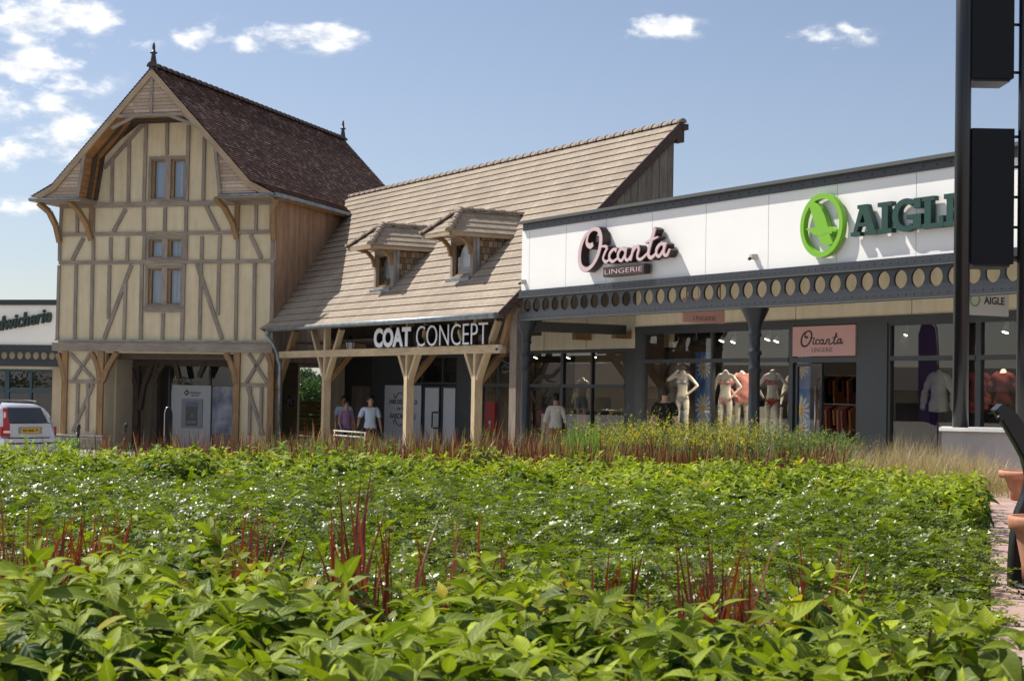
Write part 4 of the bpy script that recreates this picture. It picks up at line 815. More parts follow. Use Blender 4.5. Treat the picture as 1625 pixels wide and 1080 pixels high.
def letter(ch, x0, x1):
    g = MB(); u0, u1 = uz(x0), uz(x1); w = u1-u0; y0, y1 = LG, LG+.10; Z = lambda t: zb_+hh*t; U_ = lambda t: u0+w*t; s_ = hh*.13
    if ch == 'A':
        g.prism([(U_(.08), y0, Z(.1)), (U_(.22), y0, Z(.1)), (U_(.56), y0, Z(1)), (U_(.36), y0, Z(1))], (0, .1, 0)); g.prism([(U_(.36), y0-.002, Z(1)), (U_(.62), y0-.002, Z(1)), (U_(.94), y0-.002, Z(.1)), (U_(.66), y0-.002, Z(.1))], (0, .1, 0))
        g.box(U_(.2), U_(.75), y0-.001, y1-.003, Z(.3), Z(.42)); g.box(U_(0), U_(.36), y0-.003, y1-.002, Z(0), Z(.13)); g.box(U_(.55), U_(1), y0-.004, y1-.001, Z(0), Z(.13)); g.box(U_(.25), U_(.62), y0-.003, y1-.004, Z(.88), Z(1.01))
    if ch == 'I': g.box(U_(.28), U_(.72), y0, y1, Z(.1), Z(.9)); g.box(U_(0), U_(1), y0-.002, y1-.002, Z(0), Z(.14)); g.box(U_(0), U_(1), y0-.002, y1-.002, Z(.86), Z(1))
    if ch == 'G':
        R = hh*.53; cx, cz = U_(.47), Z(.5); k = w*.47/R; n = 26; a_ = lambda i: radians(48+ (360-48-12-40)*i/n)
        for i in range(n):
            q = [(cx+k*R*cos(a_(i)), cz+R*sin(a_(i))), (cx+k*R*cos(a_(i+1)), cz+R*sin(a_(i+1))), (cx+k*R*.56*cos(a_(i+1)), cz+R*.68*sin(a_(i+1))), (cx+k*R*.56*cos(a_(i)), cz+R*.68*sin(a_(i)))]
            g.prism([V(p[0], y0, p[1]) for p in q], (0, .1, 0))
        g.box(U_(.72), U_(1), y0-.002, y1-.002, Z(.04), Z(.46)); g.box(U_(.5), U_(1), y0-.003, y1-.001, Z(.36), Z(.50)); g.box(U_(.74), U_(.98), y0-.002, y1-.002, Z(.68), Z(1.0))
    if ch == 'L': g.box(U_(.12), U_(.42), y0, y1, Z(.1), Z(.9)); g.box(U_(0), U_(1), y0-.002, y1-.002, Z(0), Z(.15)); g.box(U_(0), U_(.58), y0-.002, y1-.002, Z(.86), Z(1)); g.box(U_(.8), U_(1.), y0-.003, y1-.001, Z(.0), Z(.36))
    if ch == 'E':
        g.box(U_(.12), U_(.42), y0, y1, Z(.1), Z(.9)); g.box(U_(0), U_(1), y0-.002, y1-.002, Z(0), Z(.15)); g.box(U_(0), U_(1), y0-.002, y1-.002, Z(.85), Z(1)); g.box(U_(.4), U_(.75), y0-.001, y1-.003, Z(.43), Z(.56))
        g.box(U_(.82), U_(1), y0-.003, y1-.001, Z(0), Z(.34)); g.box(U_(.82), U_(1), y0-.003, y1-.001, Z(.68), Z(1)); g.box(U_(.64), U_(.76), y0-.003, y1-.001, Z(.34), Z(.66))
    g.build('letter', M['green'], sg)
for ch, x0, x1 in (('A', 1350.3, 1391.5), ('I', 1392.5, 1415), ('G', 1415.5, 1461.5), ('L', 1462.5, 1497), ('E', 1497.5, 1533)): letter(ch, x0, x1)
# COAT CONCEPT
sg = thing('shop_sign', 'white raised letters with black sides reading COAT CONCEPT on the timber beam', 'sign', A, (-7.46, -.1, 2.69))
def coat(txt, x0, x1, bold, yy):
    u0, u1 = A.hit(x0, 540, -.2)[0], A.hit(x1, 540, -.2)[0]; z0, z1 = 2.70, 3.20
    t = MB(); t.text(txt, u0+.01, u1-.01, z0, z1, -.204, -.19, bold); t.build('letter_face', M['letwhite'], sg, recalc=False)
    t = MB(); t.text(txt, u0, u1, z0-.008, z1+.008, -.192, -.04, bold+.004); t.build('letter_side', M['letside'], sg, recalc=False)
coat('COAT', 593, 652, .042, 0); coat('CONCEPT', 660, 774, -.012, 0)
g = MB(); g.box(-7.5, -1.3, -.06, -.03, 2.73, 2.78); g.box(-7.5, -1.3, -.06, -.03, 3.08, 3.12); g.build('mounting_rail', M['black'], sg)
# pink sign above the door
sg = thing('door_sign', 'flat pink sign reading Orcanta Lingerie above the shop door', 'sign', A, (UD0+.1, SV-.06, 2.42))
g = MB(); g.box(UD0+.10, UD1-.09, SV-.065, SV-.0, 2.42, 3.0); g.build('board', M['pinksign'], sg)
ou0, ou1 = A.f(*c6((430, 400)), SGV)[0], A.f(*c6((946, 400)), SGV)[0]; oz0, oz1 = A.f(*c6((600, 530)), SGV)[1], A.f(*c6((600, 290)), SGV)[1]
q0, q1 = UD0+.36, UD1-.42; r0, r1 = 2.60, 2.94; g = MB()
for i, (pts, w) in enumerate(ORC):
    qq = []
    for p in pts:
        a = A.f(*c6(p[:2]), SGV); qq.append((q0+(a[0]-ou0)/(ou1-ou0)*(q1-q0), r0+(a[1]-4.13)/(5.06-4.13)*(r1-r0), p[2] if len(p) > 2 else 1.))
    g.ribbon(qq, .026*w, SV-.0685-.0003*i, SV-.06)
g.build('script_lettering', M['ink'], sg, recalc=False)
t = MB(); t.text('LINGERIE', UD0+.68, UD1-.72, 2.50, 2.585, SV-.069, SV-.06, -.01); t.build('lettering', M['inkg'], sg, recalc=False)
# hanging signs, perpendicular to the facade
def hanging(u, v0, v1, z0, z1, bm, txt, tm, label, tz):
    sg = thing('hanging_sign', label, 'sign', A, (u, v0, z0)); g = MB(); g.box(u-.03, u+.03, v0, v1, z0, z1); g.build('board', bm, sg)
    g = MB(); g.tube([(u, v0+.1, z1), (u, v0+.1, 4.0)], .012); g.tube([(u, v1-.1, z1), (u, v1-.1, 4.0)], .012); g.build('hanger_rod', M['black'], sg)
    t = MB(); t.text(txt, 0, 1, tz[0], tz[1], 0, 1, tz[2]); L = v1-v0
    t.v = [V(u+.034-.006*p[1], v0+L*(tz[3]+(tz[4]-tz[3])*p[0]), p[2]) for p in t.v]; t.build('lettering', tm, sg, recalc=False); return sg
uu = A.hit(1083, 500, .8)[0]
hanging(uu, .8, 1.82, 3.07, 3.55, M['pinksign'], 'LINGERIE', M['inkg'], 'pink hanging sign reading Lingerie half hidden above the canopy girder', (3.12, 3.20, -.01, .24, .78))
uu = A.hit(1530, 500, .8)[0]
sg = hanging(uu, .8, 1.75, 2.98, 3.45, M['poster'], 'AIGLE', M['ink'], 'pale hanging sign reading AIGLE behind the black pole under the canopy', (3.16, 3.28, .02, .42, .9))
g = MB(); rr = .1; cc = (1.0, 3.22)
g.tube([(uu+.036, cc[0]+rr*cos(k*pi/8), cc[1]+rr*sin(k*pi/8)) for k in range(17)], .012, 6); g.build('logo_ring', M['lime'], sg)
# ivory floodlight sensors on the fascia and beam
for i, (x, y, v, lab) in enumerate(((833, 450, 0, 'ivory security lamp at the left end of the white fascia'), (1199, 411, 0, 'ivory security lamp in the middle of the white fascia'), (796, 554, -.1, 'small ivory lamp on the end of the barn beam'))):
    u, z = A.f(x, y, v); s = thing('security_lamp', lab, 'lamp', A, (u, v, z), 'small ivory security lamps'); g = MB()
    g.box(u-.045, u+.045, v-.06, v-.0, z-.01, z+.09); g.box(u-.035, u+.035, v-.12, v-.06, z+.0, z+.08); g.build('housing', M['ivory'], s); g = MB(); g.tube([(u, v-.15, z-.01), (u, v-.09, z+.02)], .028, 10); g.build('lens', M['black'], s)

# ------------------------------------------------------------------ PEOPLE AND MANNEQUINS
def skin_mesh(nodes, edges, sub=2):
    names = list(nodes); me = bpy.data.meshes.new('b'); me.from_pydata([nodes[n][0] for n in names], [(names.index(a), names.index(b)) for a, b in edges], [])
    ob = bpy.data.objects.new('b', me); COL.objects.link(ob); md = ob.modifiers.new('s', 'SKIN'); md.use_smooth_shade = True
    for i, n in enumerate(names):
        r = nodes[n][1]; r = r if isinstance(r, tuple) else (r, r); me.skin_vertices[0].data[i].radius = r
    me.skin_vertices[0].data[0].use_root = True
    ss = ob.modifiers.new('u', 'SUBSURF'); ss.levels = sub; ss.render_levels = sub
    dg = bpy.context.evaluated_depsgraph_get(); out_ = bpy.data.meshes.new_from_object(ob.evaluated_get(dg)); bpy.data.objects.remove(ob); bpy.data.meshes.remove(me)
    for p in out_.polygons: p.use_smooth = True
    return out_
def body(h=1.75, fem=False, head=True, armL=None, armR=None, legs=.09, yaw=0., thin=1., fingers=True, neckdx=0.):
    """pose facing -Y; arms = list of (elbow, wrist) positions in units of height"""
    k = h/1.75; n = {}; t = .92 if fem else 1.; t *= thin
    P = lambda x, y, z, r: ((x*k, y*k, z*k), tuple(q*k for q in r) if isinstance(r, tuple) else r*k)
    sh = .165*t if fem else .19
    n['pel'] = P(0, 0, .93, (.155*t if not fem else .16*thin, .11*t)); n['waist'] = P(0, 0, 1.08, (.125*t, .095*t)); n['chest'] = P(0, 0, 1.27, (.15*t, .105*t)); n['ush'] = P(0, .01, 1.40, (.13*t, .085*t)); n['neck'] = P(0, .01, 1.49, (.055, .055))
    e = [('pel', 'waist'), ('waist', 'chest'), ('chest', 'ush'), ('ush', 'neck')]
    if head:
        n['h0'] = P(neckdx*.3, -.005, 1.56, (.062, .07)); n['h1'] = P(neckdx*.6, -.005, 1.635, (.074, .092)); n['h2'] = P(neckdx, 0, 1.70, (.068, .082)); n['h3'] = P(neckdx, .005, 1.738, (.04, .045)); e += [('neck', 'h0'), ('h0', 'h1'), ('h1', 'h2'), ('h2', 'h3')]
    else: n['n2'] = P(0, .01, 1.545, .05); e += [('neck', 'n2')]
    for s, arm, c in ((-1, armL, 'l'), (1, armR, 'r')):
        if arm is None: arm = ((s*.255, .02, 1.13), (s*.27, -.06, .88))
        el, wr = arm; S = (s*sh, .005, 1.415); n[c+'s'] = P(*S, .055*t); n[c+'e'] = P(*el, .04*t); n[c+'w'] = P(*wr, (.027, .024)); m = [(S[i]+el[i])/2 for i in range(3)]; n[c+'m'] = P(*m, .048*t)
        m2 = [el[i]*.6+wr[i]*.4 for i in range(3)]; n[c+'f'] = P(*m2, .04*t); e += [('ush', c+'s'), (c+'s', c+'m'), (c+'m', c+'e'), (c+'e', c+'f'), (c+'f', c+'w')]
        d = np.array(wr)-np.array(el); d /= np.linalg.norm(d); hp = np.array(wr)+d*.06; n[c+'h'] = P(*hp, (.034, .016)); e += [(c+'w', c+'h')]
        if fingers:
            fw = np.array([0, -1., 0]); fw = fw-d*(fw@d); fw /= (np.linalg.norm(fw)+1e-6); pn = np.cross(d, fw)
            for q, (o_, L) in enumerate(((-.027, .058), (-.009, .072), (.009, .076), (.026, .066))):
                b0 = hp+d*.03+fw*o_*-1; b1 = b0+d*L*.55+pn*s*-.004; b2 = b0+d*L-pn*s*.014; n[f'{c}a{q}'] = P(*b0, .010); n[f'{c}b{q}'] = P(*b1, .0085); n[f'{c}c{q}'] = P(*b2, .007); e += [(c+'h', f'{c}a{q}'), (f'{c}a{q}', f'{c}b{q}'), (f'{c}b{q}', f'{c}c{q}')]
            b0 = np.array(wr)+d*.03+fw*.03; b1 = b0+d*.025+fw*.02; b2 = b1+d*.03+fw*.004; n[c+'t0'] = P(*b0, .011); n[c+'t1'] = P(*b1, .0095); n[c+'t2'] = P(*b2, .008); e += [(c+'w', c+'t0'), (c+'t0', c+'t1'), (c+'t1', c+'t2')]
        lx_ = s*legs; st = s*.02; n[c+'hip'] = P(s*.085*(1.05 if fem else 1), 0, .87, .088*t); n[c+'th'] = P(s*.095, 0, .7, .078*t); n[c+'k'] = P(lx_+st*.3, -.01, .5, .055*t); n[c+'cf'] = P(lx_+st*.5, .012, .36, .054*t); n[c+'an'] = P(lx_+st, .01, .09, .034); n[c+'ft'] = P(lx_+st*1.3, -.1, .035, (.042, .028)); n[c+'to'] = P(lx_+st*1.4, -.17, .025, (.036, .02))
        e += [('pel', c+'hip'), (c+'hip', c+'th'), (c+'th', c+'k'), (c+'k', c+'cf'), (c+'cf', c+'an'), (c+'an', c+'ft'), (c+'ft', c+'to')]
    me = skin_mesh(n, e)
    if head:      # nose, brow and chin
        for v in me.vertices:
            x, y, z = v.co
            if z > 1.5*k and y < -.04*k:
                dx = (x-neckdx*k*.6)/(.02*k); dz = (z-1.625*k)/(.022*k); v.co.y -= .018*k*math.exp(-dx*dx-dz*dz)
                dz = (z-1.652*k)/(.010*k); v.co.y += .006*k*math.exp(-((abs(x-neckdx*k*.6)-.028*k)/(.014*k))**2-dz*dz)
    return me
def shell(src, pred, off, name, m, parent, wav=0.):
    me = src.copy(); bm = bmesh.new(); bm.from_mesh(me); bm.normal_update()
    kill = [f for f in bm.faces if not pred(f.calc_center_median())]; bmesh.ops.delete(bm, geom=kill, context='FACES'); 
    seen = set(); big = []; isl = []
    for f in bm.faces:
        if f in seen: continue
        st_ = [f]; seen.add(f); L = []
        while st_:
            q = st_.pop(); L.append(q)
            for e in q.edges:
                for h in e.link_faces:
                    if h not in seen: seen.add(h); st_.append(h)
        isl.append(L)
    mx = max([len(L) for L in isl] or [0]); bmesh.ops.delete(bm, geom=[f for L in isl if len(L) < mx*.3 for f in L], context='FACES')
    for v in bm.verts: v.co += v.normal*(off+wav*sin(v.co.z*31+v.co.x*17)*sin(v.co.y*23+v.co.z*9))
    for f in bm.faces: f.smooth = True
    bm.to_mesh(me); bm.free(); me.materials.clear(); me.materials.append(m); o = bpy.data.objects.new(name, me); COL.objects.link(o); o.parent = parent; return o
def hair(kind, h, m, parent, ndx=0.):
    k = h/1.75; g = MB(); n, mm = 16, 10; cx = ndx*k*.7; R = []
    for i in range(mm+1):
        th = pi*.66*i/mm; row = []
        for j in range(n):
            ph = 2*pi*j/n; front = max(0, -sin(ph)); lim = th*(1-.42*front) if kind != 'long' else th*(1-.4*front); rr = 1.+.05*sin(j*5+i*3)
            row.append(V(cx+.094*k*sin(lim)*cos(ph)*rr, .012*k+.120*k*sin(lim)*sin(ph)*rr, (1.668+.132*cos(lim))*k))
        R.append(row)
    for i in range(mm):
        for j in range(n): g.face([R[i][j], R[i][(j+1) % n], R[i+1][(j+1) % n], R[i+1][j]], None, True)
    if kind == 'tail': g.tube([(cx, .10*k, 1.67*k), (cx+.03, .14*k, 1.64*k), (cx+.04, .14*k, 1.54*k), (cx+.03, .11*k, 1.44*k)], [.03, .038, .03, .01], 8)
    if kind == 'long': g.tube([(cx, .05*k, 1.70*k), (cx, .085*k, 1.6*k), (cx, .08*k, 1.5*k), (cx, .075*k, 1.42*k)], [.07, .075, .07, .04], 10)
    return g.build('hair', m, parent)
def person(label, fr, loc, rz, h, shirt, legs_, fem=False, hk='short', hm='hair', sleeve=1.2, skirt=False, **kw):
    p = thing('person', label, 'person', fr, loc, None, rz); OFF[p.name] = V(0, 0, 0); me = body(h, fem, **kw); me.materials.append(M['skin']); o = bpy.data.objects.new('body', me); COL.objects.link(o); o.parent = p; k = h/1.75
    shell(me, lambda c: (.90*k < c.z < 1.455*k and abs(c.x) < .20*k) or (sleeve*k < c.z < 1.46*k and abs(c.x) >= .16*k), .022, 'shirt', M[shirt], p, .006)
    shell(me, lambda c: (.10 if legs_ != 'shortsdk' else .52)*k < c.z < .935*k and (abs(c.x) < .17*k or c.z < .7*k), .018, 'trousers', M[legs_], p, .003)
    shell(me, lambda c: c.z < .10*k, .008, 'shoes', M['black'], p)
    hair(hk, h, M[hm], p, kw.get('neckdx', 0.))
    for s in (-1, 1):
        g = MB(); g.ball((s*.03*k+kw.get('neckdx', 0)*.6*k, -.088*k, 1.652*k), .011*k, 8); g.build('eye', M['ink'], p)
        g = MB(); g.ball((s*.078*k+kw.get('neckdx', 0)*.6*k, .01*k, 1.635*k), .02*k, 8, 1.5); g.build('ear', M['skin'], p)
    return p
def aloc(x, v): u = A.hit(x, 640, v)[0]; return u, base_z(A.w(u, v, 0)[0])
R_ = radians
u, z = aloc(588, 1.0); person('person in a pale blue t-shirt standing under the barn roof looking right', A, (u, 1.0, z), R_(75), 1.78, 'tblue', 'shortsdk', armL=((-.31, -.03, 1.16), (-.36, -.20, 1.02)), armR=((.26, .02, 1.13), (.30, .0, .88)))
u, z = aloc(550, 1.2); person('person in a mauve t-shirt with dark tied back hair under the barn roof', A, (u, 1.2, z), R_(80), 1.63, 'tpink', 'jeans', fem=True, hk='tail', armL=((-.23, -.02, 1.12), (-.2, -.14, .92)))
u, z = aloc(546, 2.2); person('person in a white top partly hidden behind the one in mauve', A, (u, 2.2, z), R_(60), 1.74, 'tblue', 'jeans')
u, z = aloc(882, 1.9); person('person seen from behind in a white blouse and rust trousers at the shop window', A, (u, 1.9, z), R_(235), 1.60, 'twhite', 'rust', fem=True, hk='short', sleeve=1.05)
u, z = aloc(1055, .9); z = 0; person('person seen from behind in a black t-shirt beside the lingerie window', A, (u, .9, z), R_(215), 1.76, 'tblack', 'shortsdk')
MZ = .60
def mannequin(label, x, v, rz, top, topcol, bot='briefs', botcol=None, arms=(None, None), h=1.80, extra=None, fr=A):
    u = fr.hit(x, 620, v)[0]; p = thing('mannequin', label, 'mannequin', fr, (u, v, MZ), 'mannequins in the shop windows', rz); OFF[p.name] = V(0, 0, 0)
    me = body(h, True, head=False, armL=arms[0], armR=arms[1], fingers=False, thin=.92); me.materials.append(M['mann']); o = bpy.data.objects.new('body', me); COL.objects.link(o); o.parent = p; k = h/1.75
    g = MB(); g.lathe((0, 0, 0), [(0, -.6), (.2, -.6), (.2, 0), (.2, .015), (0, .02)], 16); g.build('base_plate', M['steel'], p)
    if top == 'bra':
        shell(me, lambda c: 1.235*k < c.z < 1.315*k and abs(c.x) < .135*k, .008, 'bra', M[topcol], p)
        for s in (-1, 1):
            g = MB(); g.ball((s*.062*k, -.088*k, 1.275*k), .058*k, 12, .8); g.build('bra_cup', M[topcol], p)
            g = MB(); g.tube([(s*.075*k, -.12*k, 1.31*k), (s*.09*k, -.09*k, 1.38*k), (s*.09*k, -.03*k, 1.445*k), (s*.08*k, .08*k, 1.36*k)], .005, 6); g.build('bra_strap', M[topcol], p)
    elif top == 'robe': shell(me, lambda c: .86*k < c.z < 1.46*k or (c.z >= 1.1*k and abs(c.x) > .17*k), .03, 'robe', M[topcol], p, .01)
    elif top == 'slip': shell(me, lambda c: .70*k < c.z < 1.36*k and abs(c.x) < .18*k, .015, 'slip', M[topcol], p, .004)
    elif top == 'jacket': shell(me, lambda c: .78*k < c.z < 1.47*k or (c.z > .9*k and abs(c.x) > .2*k), .03, 'jacket', M[topcol], p, .01)
    if botcol: shell(me, lambda c: (.80 if bot == 'briefs' else .12)*k < c.z < .955*k and abs(c.x) < .19*k and (bot != 'briefs' or c.z > (.80+abs(c.x)*.75)*k), .008, bot, M[botcol], p)
    return p
hipL, hipR = ((-.33, .03, 1.18), (-.185, -.06, 1.0)), ((.33, .03, 1.18), (.185, -.06, 1.0))
f0 = R_(35)
mannequin('white mannequin with one hand raised to its neck wearing a grey bra in the window', 1083, 3.3, f0, 'bra', 'greyc', 'briefs', 'greyc', (((-.34, -.06, 1.30), (-.09, -.12, 1.50)), ((.35, -.02, 1.20), (.16, -.1, 1.02))))
mannequin('headless mannequin in a black slip dress behind the first window mannequin', 1078, 4.3, f0, 'slip', 'slip', h=1.7)
mannequin('headless mannequin in a pale pink bra and briefs beside the window column', 1151, 3.3, f0, 'bra', 'brapink', 'briefs', 'brapink', (None, hipR))
mannequin('headless mannequin in a rose robe just left of the column', 1178, 4.0, R_(70), 'robe', 'robe', arms=(hipL, None))
mannequin('headless mannequin in a red bra and red briefs right of the column', 1226, 3.25, f0, 'bra', 'brared', 'briefs', 'brared', (hipL, hipR))
mannequin('headless mannequin turned away with a hand on its hip next to the shop door', 1262, 4.1, f0, 'bra', 'brared', 'briefs', 'lilac', (None, hipR))
mannequin('mannequin in a burgundy jacket in the right hand shop window', 1592, 3.5, R_(30), 'jacket', 'burgundy', 'trousers', 'slip')
mannequin('mannequin in a white jacket and dark trousers behind the black pole', 1490, 3.6, R_(30), 'jacket', 'twhite', 'trousers', 'slip')
mannequin('dark dressed mannequin glimpsed between the pole and window post', 1553, 3.4, R_(30), 'jacket', 'burgundy', 'trousers', 'slip')
mannequin('pale headless mannequin in a grey dress in the window left of the dark pilaster', 924, LV+.7, f0, 'slip', 'greyc', h=1.62)
# shop window displays
def display(name, label, cat, x0, x1, v, z0, z1, m, th=.04, grp=None):
    a, b_ = A.hit(x0, 620, v)[0], A.hit(x1, 620, v)[0]; d = thing(name, label, cat, A, (a, v, z0), grp); g = MB(); g.box(a, b_, v, v+th, z0, z1); g.build('panel', m, d); return d, a, b_
display('display_screen', 'pale grey display panel behind the first window mannequins', 'panel', 1040, 1103, 4.7, .1, 1.45, M['greypanel']); display('display_screen', 'pale grey low panel behind the pink bra mannequin', 'panel', 1135, 1170, 4.7, .1, 1.40, M['greypanel']); display('display_screen', 'pale grey low panel behind the red bra mannequin', 'panel', 1203, 1240, 4.7, .1, 1.40, M['greypanel'])
M['blueposter'] = mat('blue_poster', (.04, .12, .36), .5); b = NB(M['blueposter']); b.col(b.ramp(b.noise(b.uv(1, 1, 'Object'), 2.5, 4), [(.35, (.03, .10, .36)), (.65, (.14, .32, .70))]))
for x0, x1, lab in ((1103, 1131, 'blue banner printed with white daisies between the mannequins'), (1256, 1286, 'blue banner printed with white daisies behind the door glass')):
    d, a, b_ = display('daisy_banner', lab, 'banner', x0, x1, 3.95, .1, 2.6, M['blueposter'], .02, 'blue daisy banners'); uc = (a+b_)/2
    for cz, r in ((1.35, .34), (.95, .26), (2.25, .28), (.5, .24)):
        g = MB()
        for i in range(13):
            t0 = 2*pi*i/13; g.prism([(uc+r*.2*cos(t0-.2), 3.947, cz+r*.2*sin(t0-.2)), (uc+r*.75*cos(t0-.15), 3.947, cz+r*.75*sin(t0-.15)), (uc+r*cos(t0), 3.947, cz+r*sin(t0)), (uc+r*.75*cos(t0+.15), 3.947, cz+r*.75*sin(t0+.15)), (uc+r*.2*cos(t0+.2), 3.947, cz+r*.2*sin(t0+.2))], (0, -.003, 0))
        g.v = [V(min(max(p[0], a+.01), b_-.01), p[1], p[2]) for p in g.v]; po = g.build('daisy', M['twhite'], d); g = MB(); g.tube([(uc, 3.946, cz), (uc, 3.938, cz)], r*.2, 12); g.build('flower_eye', M['flowery'] if 'flowery' in M else M['plate'], po)
# lit ceiling spotlights inside (lamps of the shops, some light added for the mannequins)
def spot_light(par, u, v, z, e):
    l = bpy.data.lights.new('spot_bulb', 'SPOT'); l.energy = e; l.color = (1, .86, .66); l.spot_size = radians(110); l.spot_blend = .8; l.shadow_soft_size = .04
    o = bpy.data.objects.new('spot_bulb', l); COL.objects.link(o); o.parent = par; o.location = Vector(V(u, v, z)-OFF[par.name]); o.rotation_euler = (radians(-18), 0, 0)
spots = [(1105, 535, 3.8, 1), (1127, 528, 4.4, 1), (1149, 532, 3.6, 1), (1167, 528, 4.2, 1), (1222, 530, 3.6, 1), (1236, 528, 4.4, 1)]  # last two are lit as added light on the red bra mannequin
for i, (x, y, v, lit) in enumerate(spots):
    u = A.hit(x, y, v)[0]; s = thing('ceiling_spotlight', 'small %s spotlight on the shop ceiling, number %d from the left seen through the glass' % ('lit' if lit else 'unlit', i+1), 'spotlight', A, (u, v, 2.9), 'shop ceiling spotlights')
    s['label'] = ['leftmost lit ceiling spotlight behind the lingerie window', 'lit ceiling spotlight left of the window mullion, set back', 'lit ceiling spotlight just right of the window mullion', 'lit ceiling spotlight above the rose robe', 'lit ceiling spotlight right of the canopy column', 'lit ceiling spotlight nearest the pink door sign'][i]
    g = MB(); g.tube([(u, v, 3.05), (u, v, 2.93)], .015); g.tube([(u, v, 2.95), (u-.02, v-.05, 2.82)], [.04, .065], 10); g.build('housing', M['ivory'], s); g = MB(); g.tube([(u-.02, v-.052, 2.818), (u-.021, v-.055, 2.81)], .055, 10); g.build('bulb', M['lamp'] if lit else M['white'], s)
    if lit: spot_light(s, u-.02, v-.07, 2.80, 170)
for i, (x, v) in enumerate(((853, 4.4), (947, 4.6), (905, 5.0))):
    u = A.hit(x, 565, v)[0]; s = thing('ceiling_spotlight', ['lit ceiling spotlight behind the left canopy column', 'lit ceiling spotlight in the middle of the clothes shop window', 'lit ceiling spotlight by the window mullion of the clothes shop'][i], 'spotlight', A, (u, v, 2.6), 'clothes shop ceiling spotlights')
    g = MB(); g.tube([(u, v, 2.75), (u, v, 2.66)], .015); g.tube([(u, v, 2.68), (u-.02, v-.05, 2.56)], [.04, .065], 10); g.build('housing', M['ivory'], s); g = MB(); g.tube([(u-.02, v-.052, 2.558), (u-.021, v-.055, 2.55)], .055, 10); g.build('bulb', M['lamp'], s); spot_light(s, u-.02, v-.07, 2.54, 50)
for i, (x, y, v) in enumerate(((1440, 520, 3.3), (1600, 512, 3.4))):  # lamps added to brighten the dark mannequins in the right hand window
    u = A.hit(x, y, v)[0]; s = thing('ceiling_spotlight', ['ceiling spotlight over the white jacket at the left of the right hand window', 'ceiling spotlight over the burgundy jacket at the far right window'][i], 'spotlight', A, (u, v, 2.9), 'shop ceiling spotlights')
    g = MB(); g.tube([(u, v, 3.05), (u-.02, v-.05, 2.82)], [.03, .065], 10); g.build('housing', M['ivory'], s); g = MB(); g.tube([(u-.02, v-.052, 2.818), (u-.021, v-.055, 2.81)], .055, 10); g.build('bulb', M['lamp'], s); spot_light(s, u-.02, v-.07, 2.8, 70)
# wall lantern inside, black scroll stickers, goods on rails
def rack(label, x0, x1, v, z, cols, fr=A, n=9, big=1.):
    a, b_ = fr.hit(x0, 640, v)[0], fr.hit(x1, 640, v)[0]; r = thing('clothes_rail', label, 'clothes rail', fr, ((a+b_)/2, v, z-1.3)); g = MB(); g.tube([(a, v, z), (b_, v, z)], .015); g.tube([(a, v, z), (a, v, z-1.5)], .015); g.tube([(b_, v, z), (b_, v, z-1.5)], .015); g.build('rail', M['steel'], r)
    for i in range(n):
        u = a+(b_-a)*(i+.5)/n; g = MB(); w = .2*big; L = random.uniform(.3, .7)*big; g.prism([(u, v-w, z-.12), (u, v-.05, z-.03), (u, v+.05, z-.03), (u, v+w, z-.12), (u, v+w*.9, z-L), (u, v-w*.9, z-L)], (.05, 0, 0)); g.build('garment', M[cols[i % len(cols)]], r)
rack('rail of orange and rose garments seen through the open shop door', 1305, 1362, 3.9, 1.5, ['orange', 'robe', 'rust', 'burgundy'], n=9); rack('second rail of rust coloured garments deeper inside the door', 1300, 1366, 4.9, 2.1, ['burgundy', 'orange', 'slip'], n=9)
rack('rail of dark clothes low in the clothes shop window', 850, 990, 4.9, 1.2, ['slip', 'burgundy', 'jeans', 'slip', 'rust'], n=16, big=1.1); rack('rail of red clothes in the right hand shop window', 1440, 1600, 4.6, 1.4, ['burgundy', 'lilac', 'slip'], n=14)
st = thing('window_sticker', 'black floral scroll sticker on the clothes shop glass', 'sticker', A, (A.hit(870, 600, LV-.01)[0], LV-.01, 1.4)); g = MB()
def cz_(x, y): return (*A.f(x, y, LV-.0),)
for P, w in (([(845, 612, .5), (852, 602), (862, 597, 1.2), (876, 596), (884, 588), (890, 584, .4)], .10), ([(862, 597, .5), (870, 604), (880, 606, .4)], .07), ([(866, 640, .5), (872, 628), (884, 622, 1.3), (892, 612, .4)], .12), ([(872, 645, .4), (880, 636), (890, 634), (893, 626, .3)], .09), ([(840, 618, .5), (846, 630), (850, 640, .4)], .1), ([(848, 618, .5), (858, 612), (866, 618, 1.2), (860, 628, .4)], .09)):
    g.ribbon([(*cz_(*p[:2]), p[2] if len(p) > 2 else 1.) for p in P], w, LV-.004, LV+.002)
g.build_each('scroll_print', M['ink'], st)
sb = thing('wrought_iron_bracket', 'black wrought iron scroll ornament beside the right barn post', 'ornament', A, (A.hit(805, 590, .1)[0], .1, 2.1)); g = MB()
for P in ([(790, 574), (795, 568), (801, 573), (808, 577), (815, 570), (817, 562)], [(796, 580), (800, 590), (806, 589), (812, 588), (812, 596)], [(797, 583), (803, 578), (808, 584), (803, 592), (797, 590)], [(812, 576), (808, 584)]):
    g.tube([(A.f(*p, .1)[0], .1, A.f(*p, .1)[1]) for p in P], .02, 6)
g.build('scroll', M['black'], sb)
hb = thing('hose_box', 'dark red wall box behind the right barn post', 'box', A, (lx(777), LV-.05, .7)); g = MB(); g.box(lx(777, LV), lx(792, LV), LV-.12, LV-.04, .55, 1.35); hbo = g.build('cabinet', M['red'], hb); g = MB(); g.tube([(lx(785), LV-.125, .8), (lx(785), LV-.14, .8)], .05, 10); g.build('lock', M['ivory'], hb)
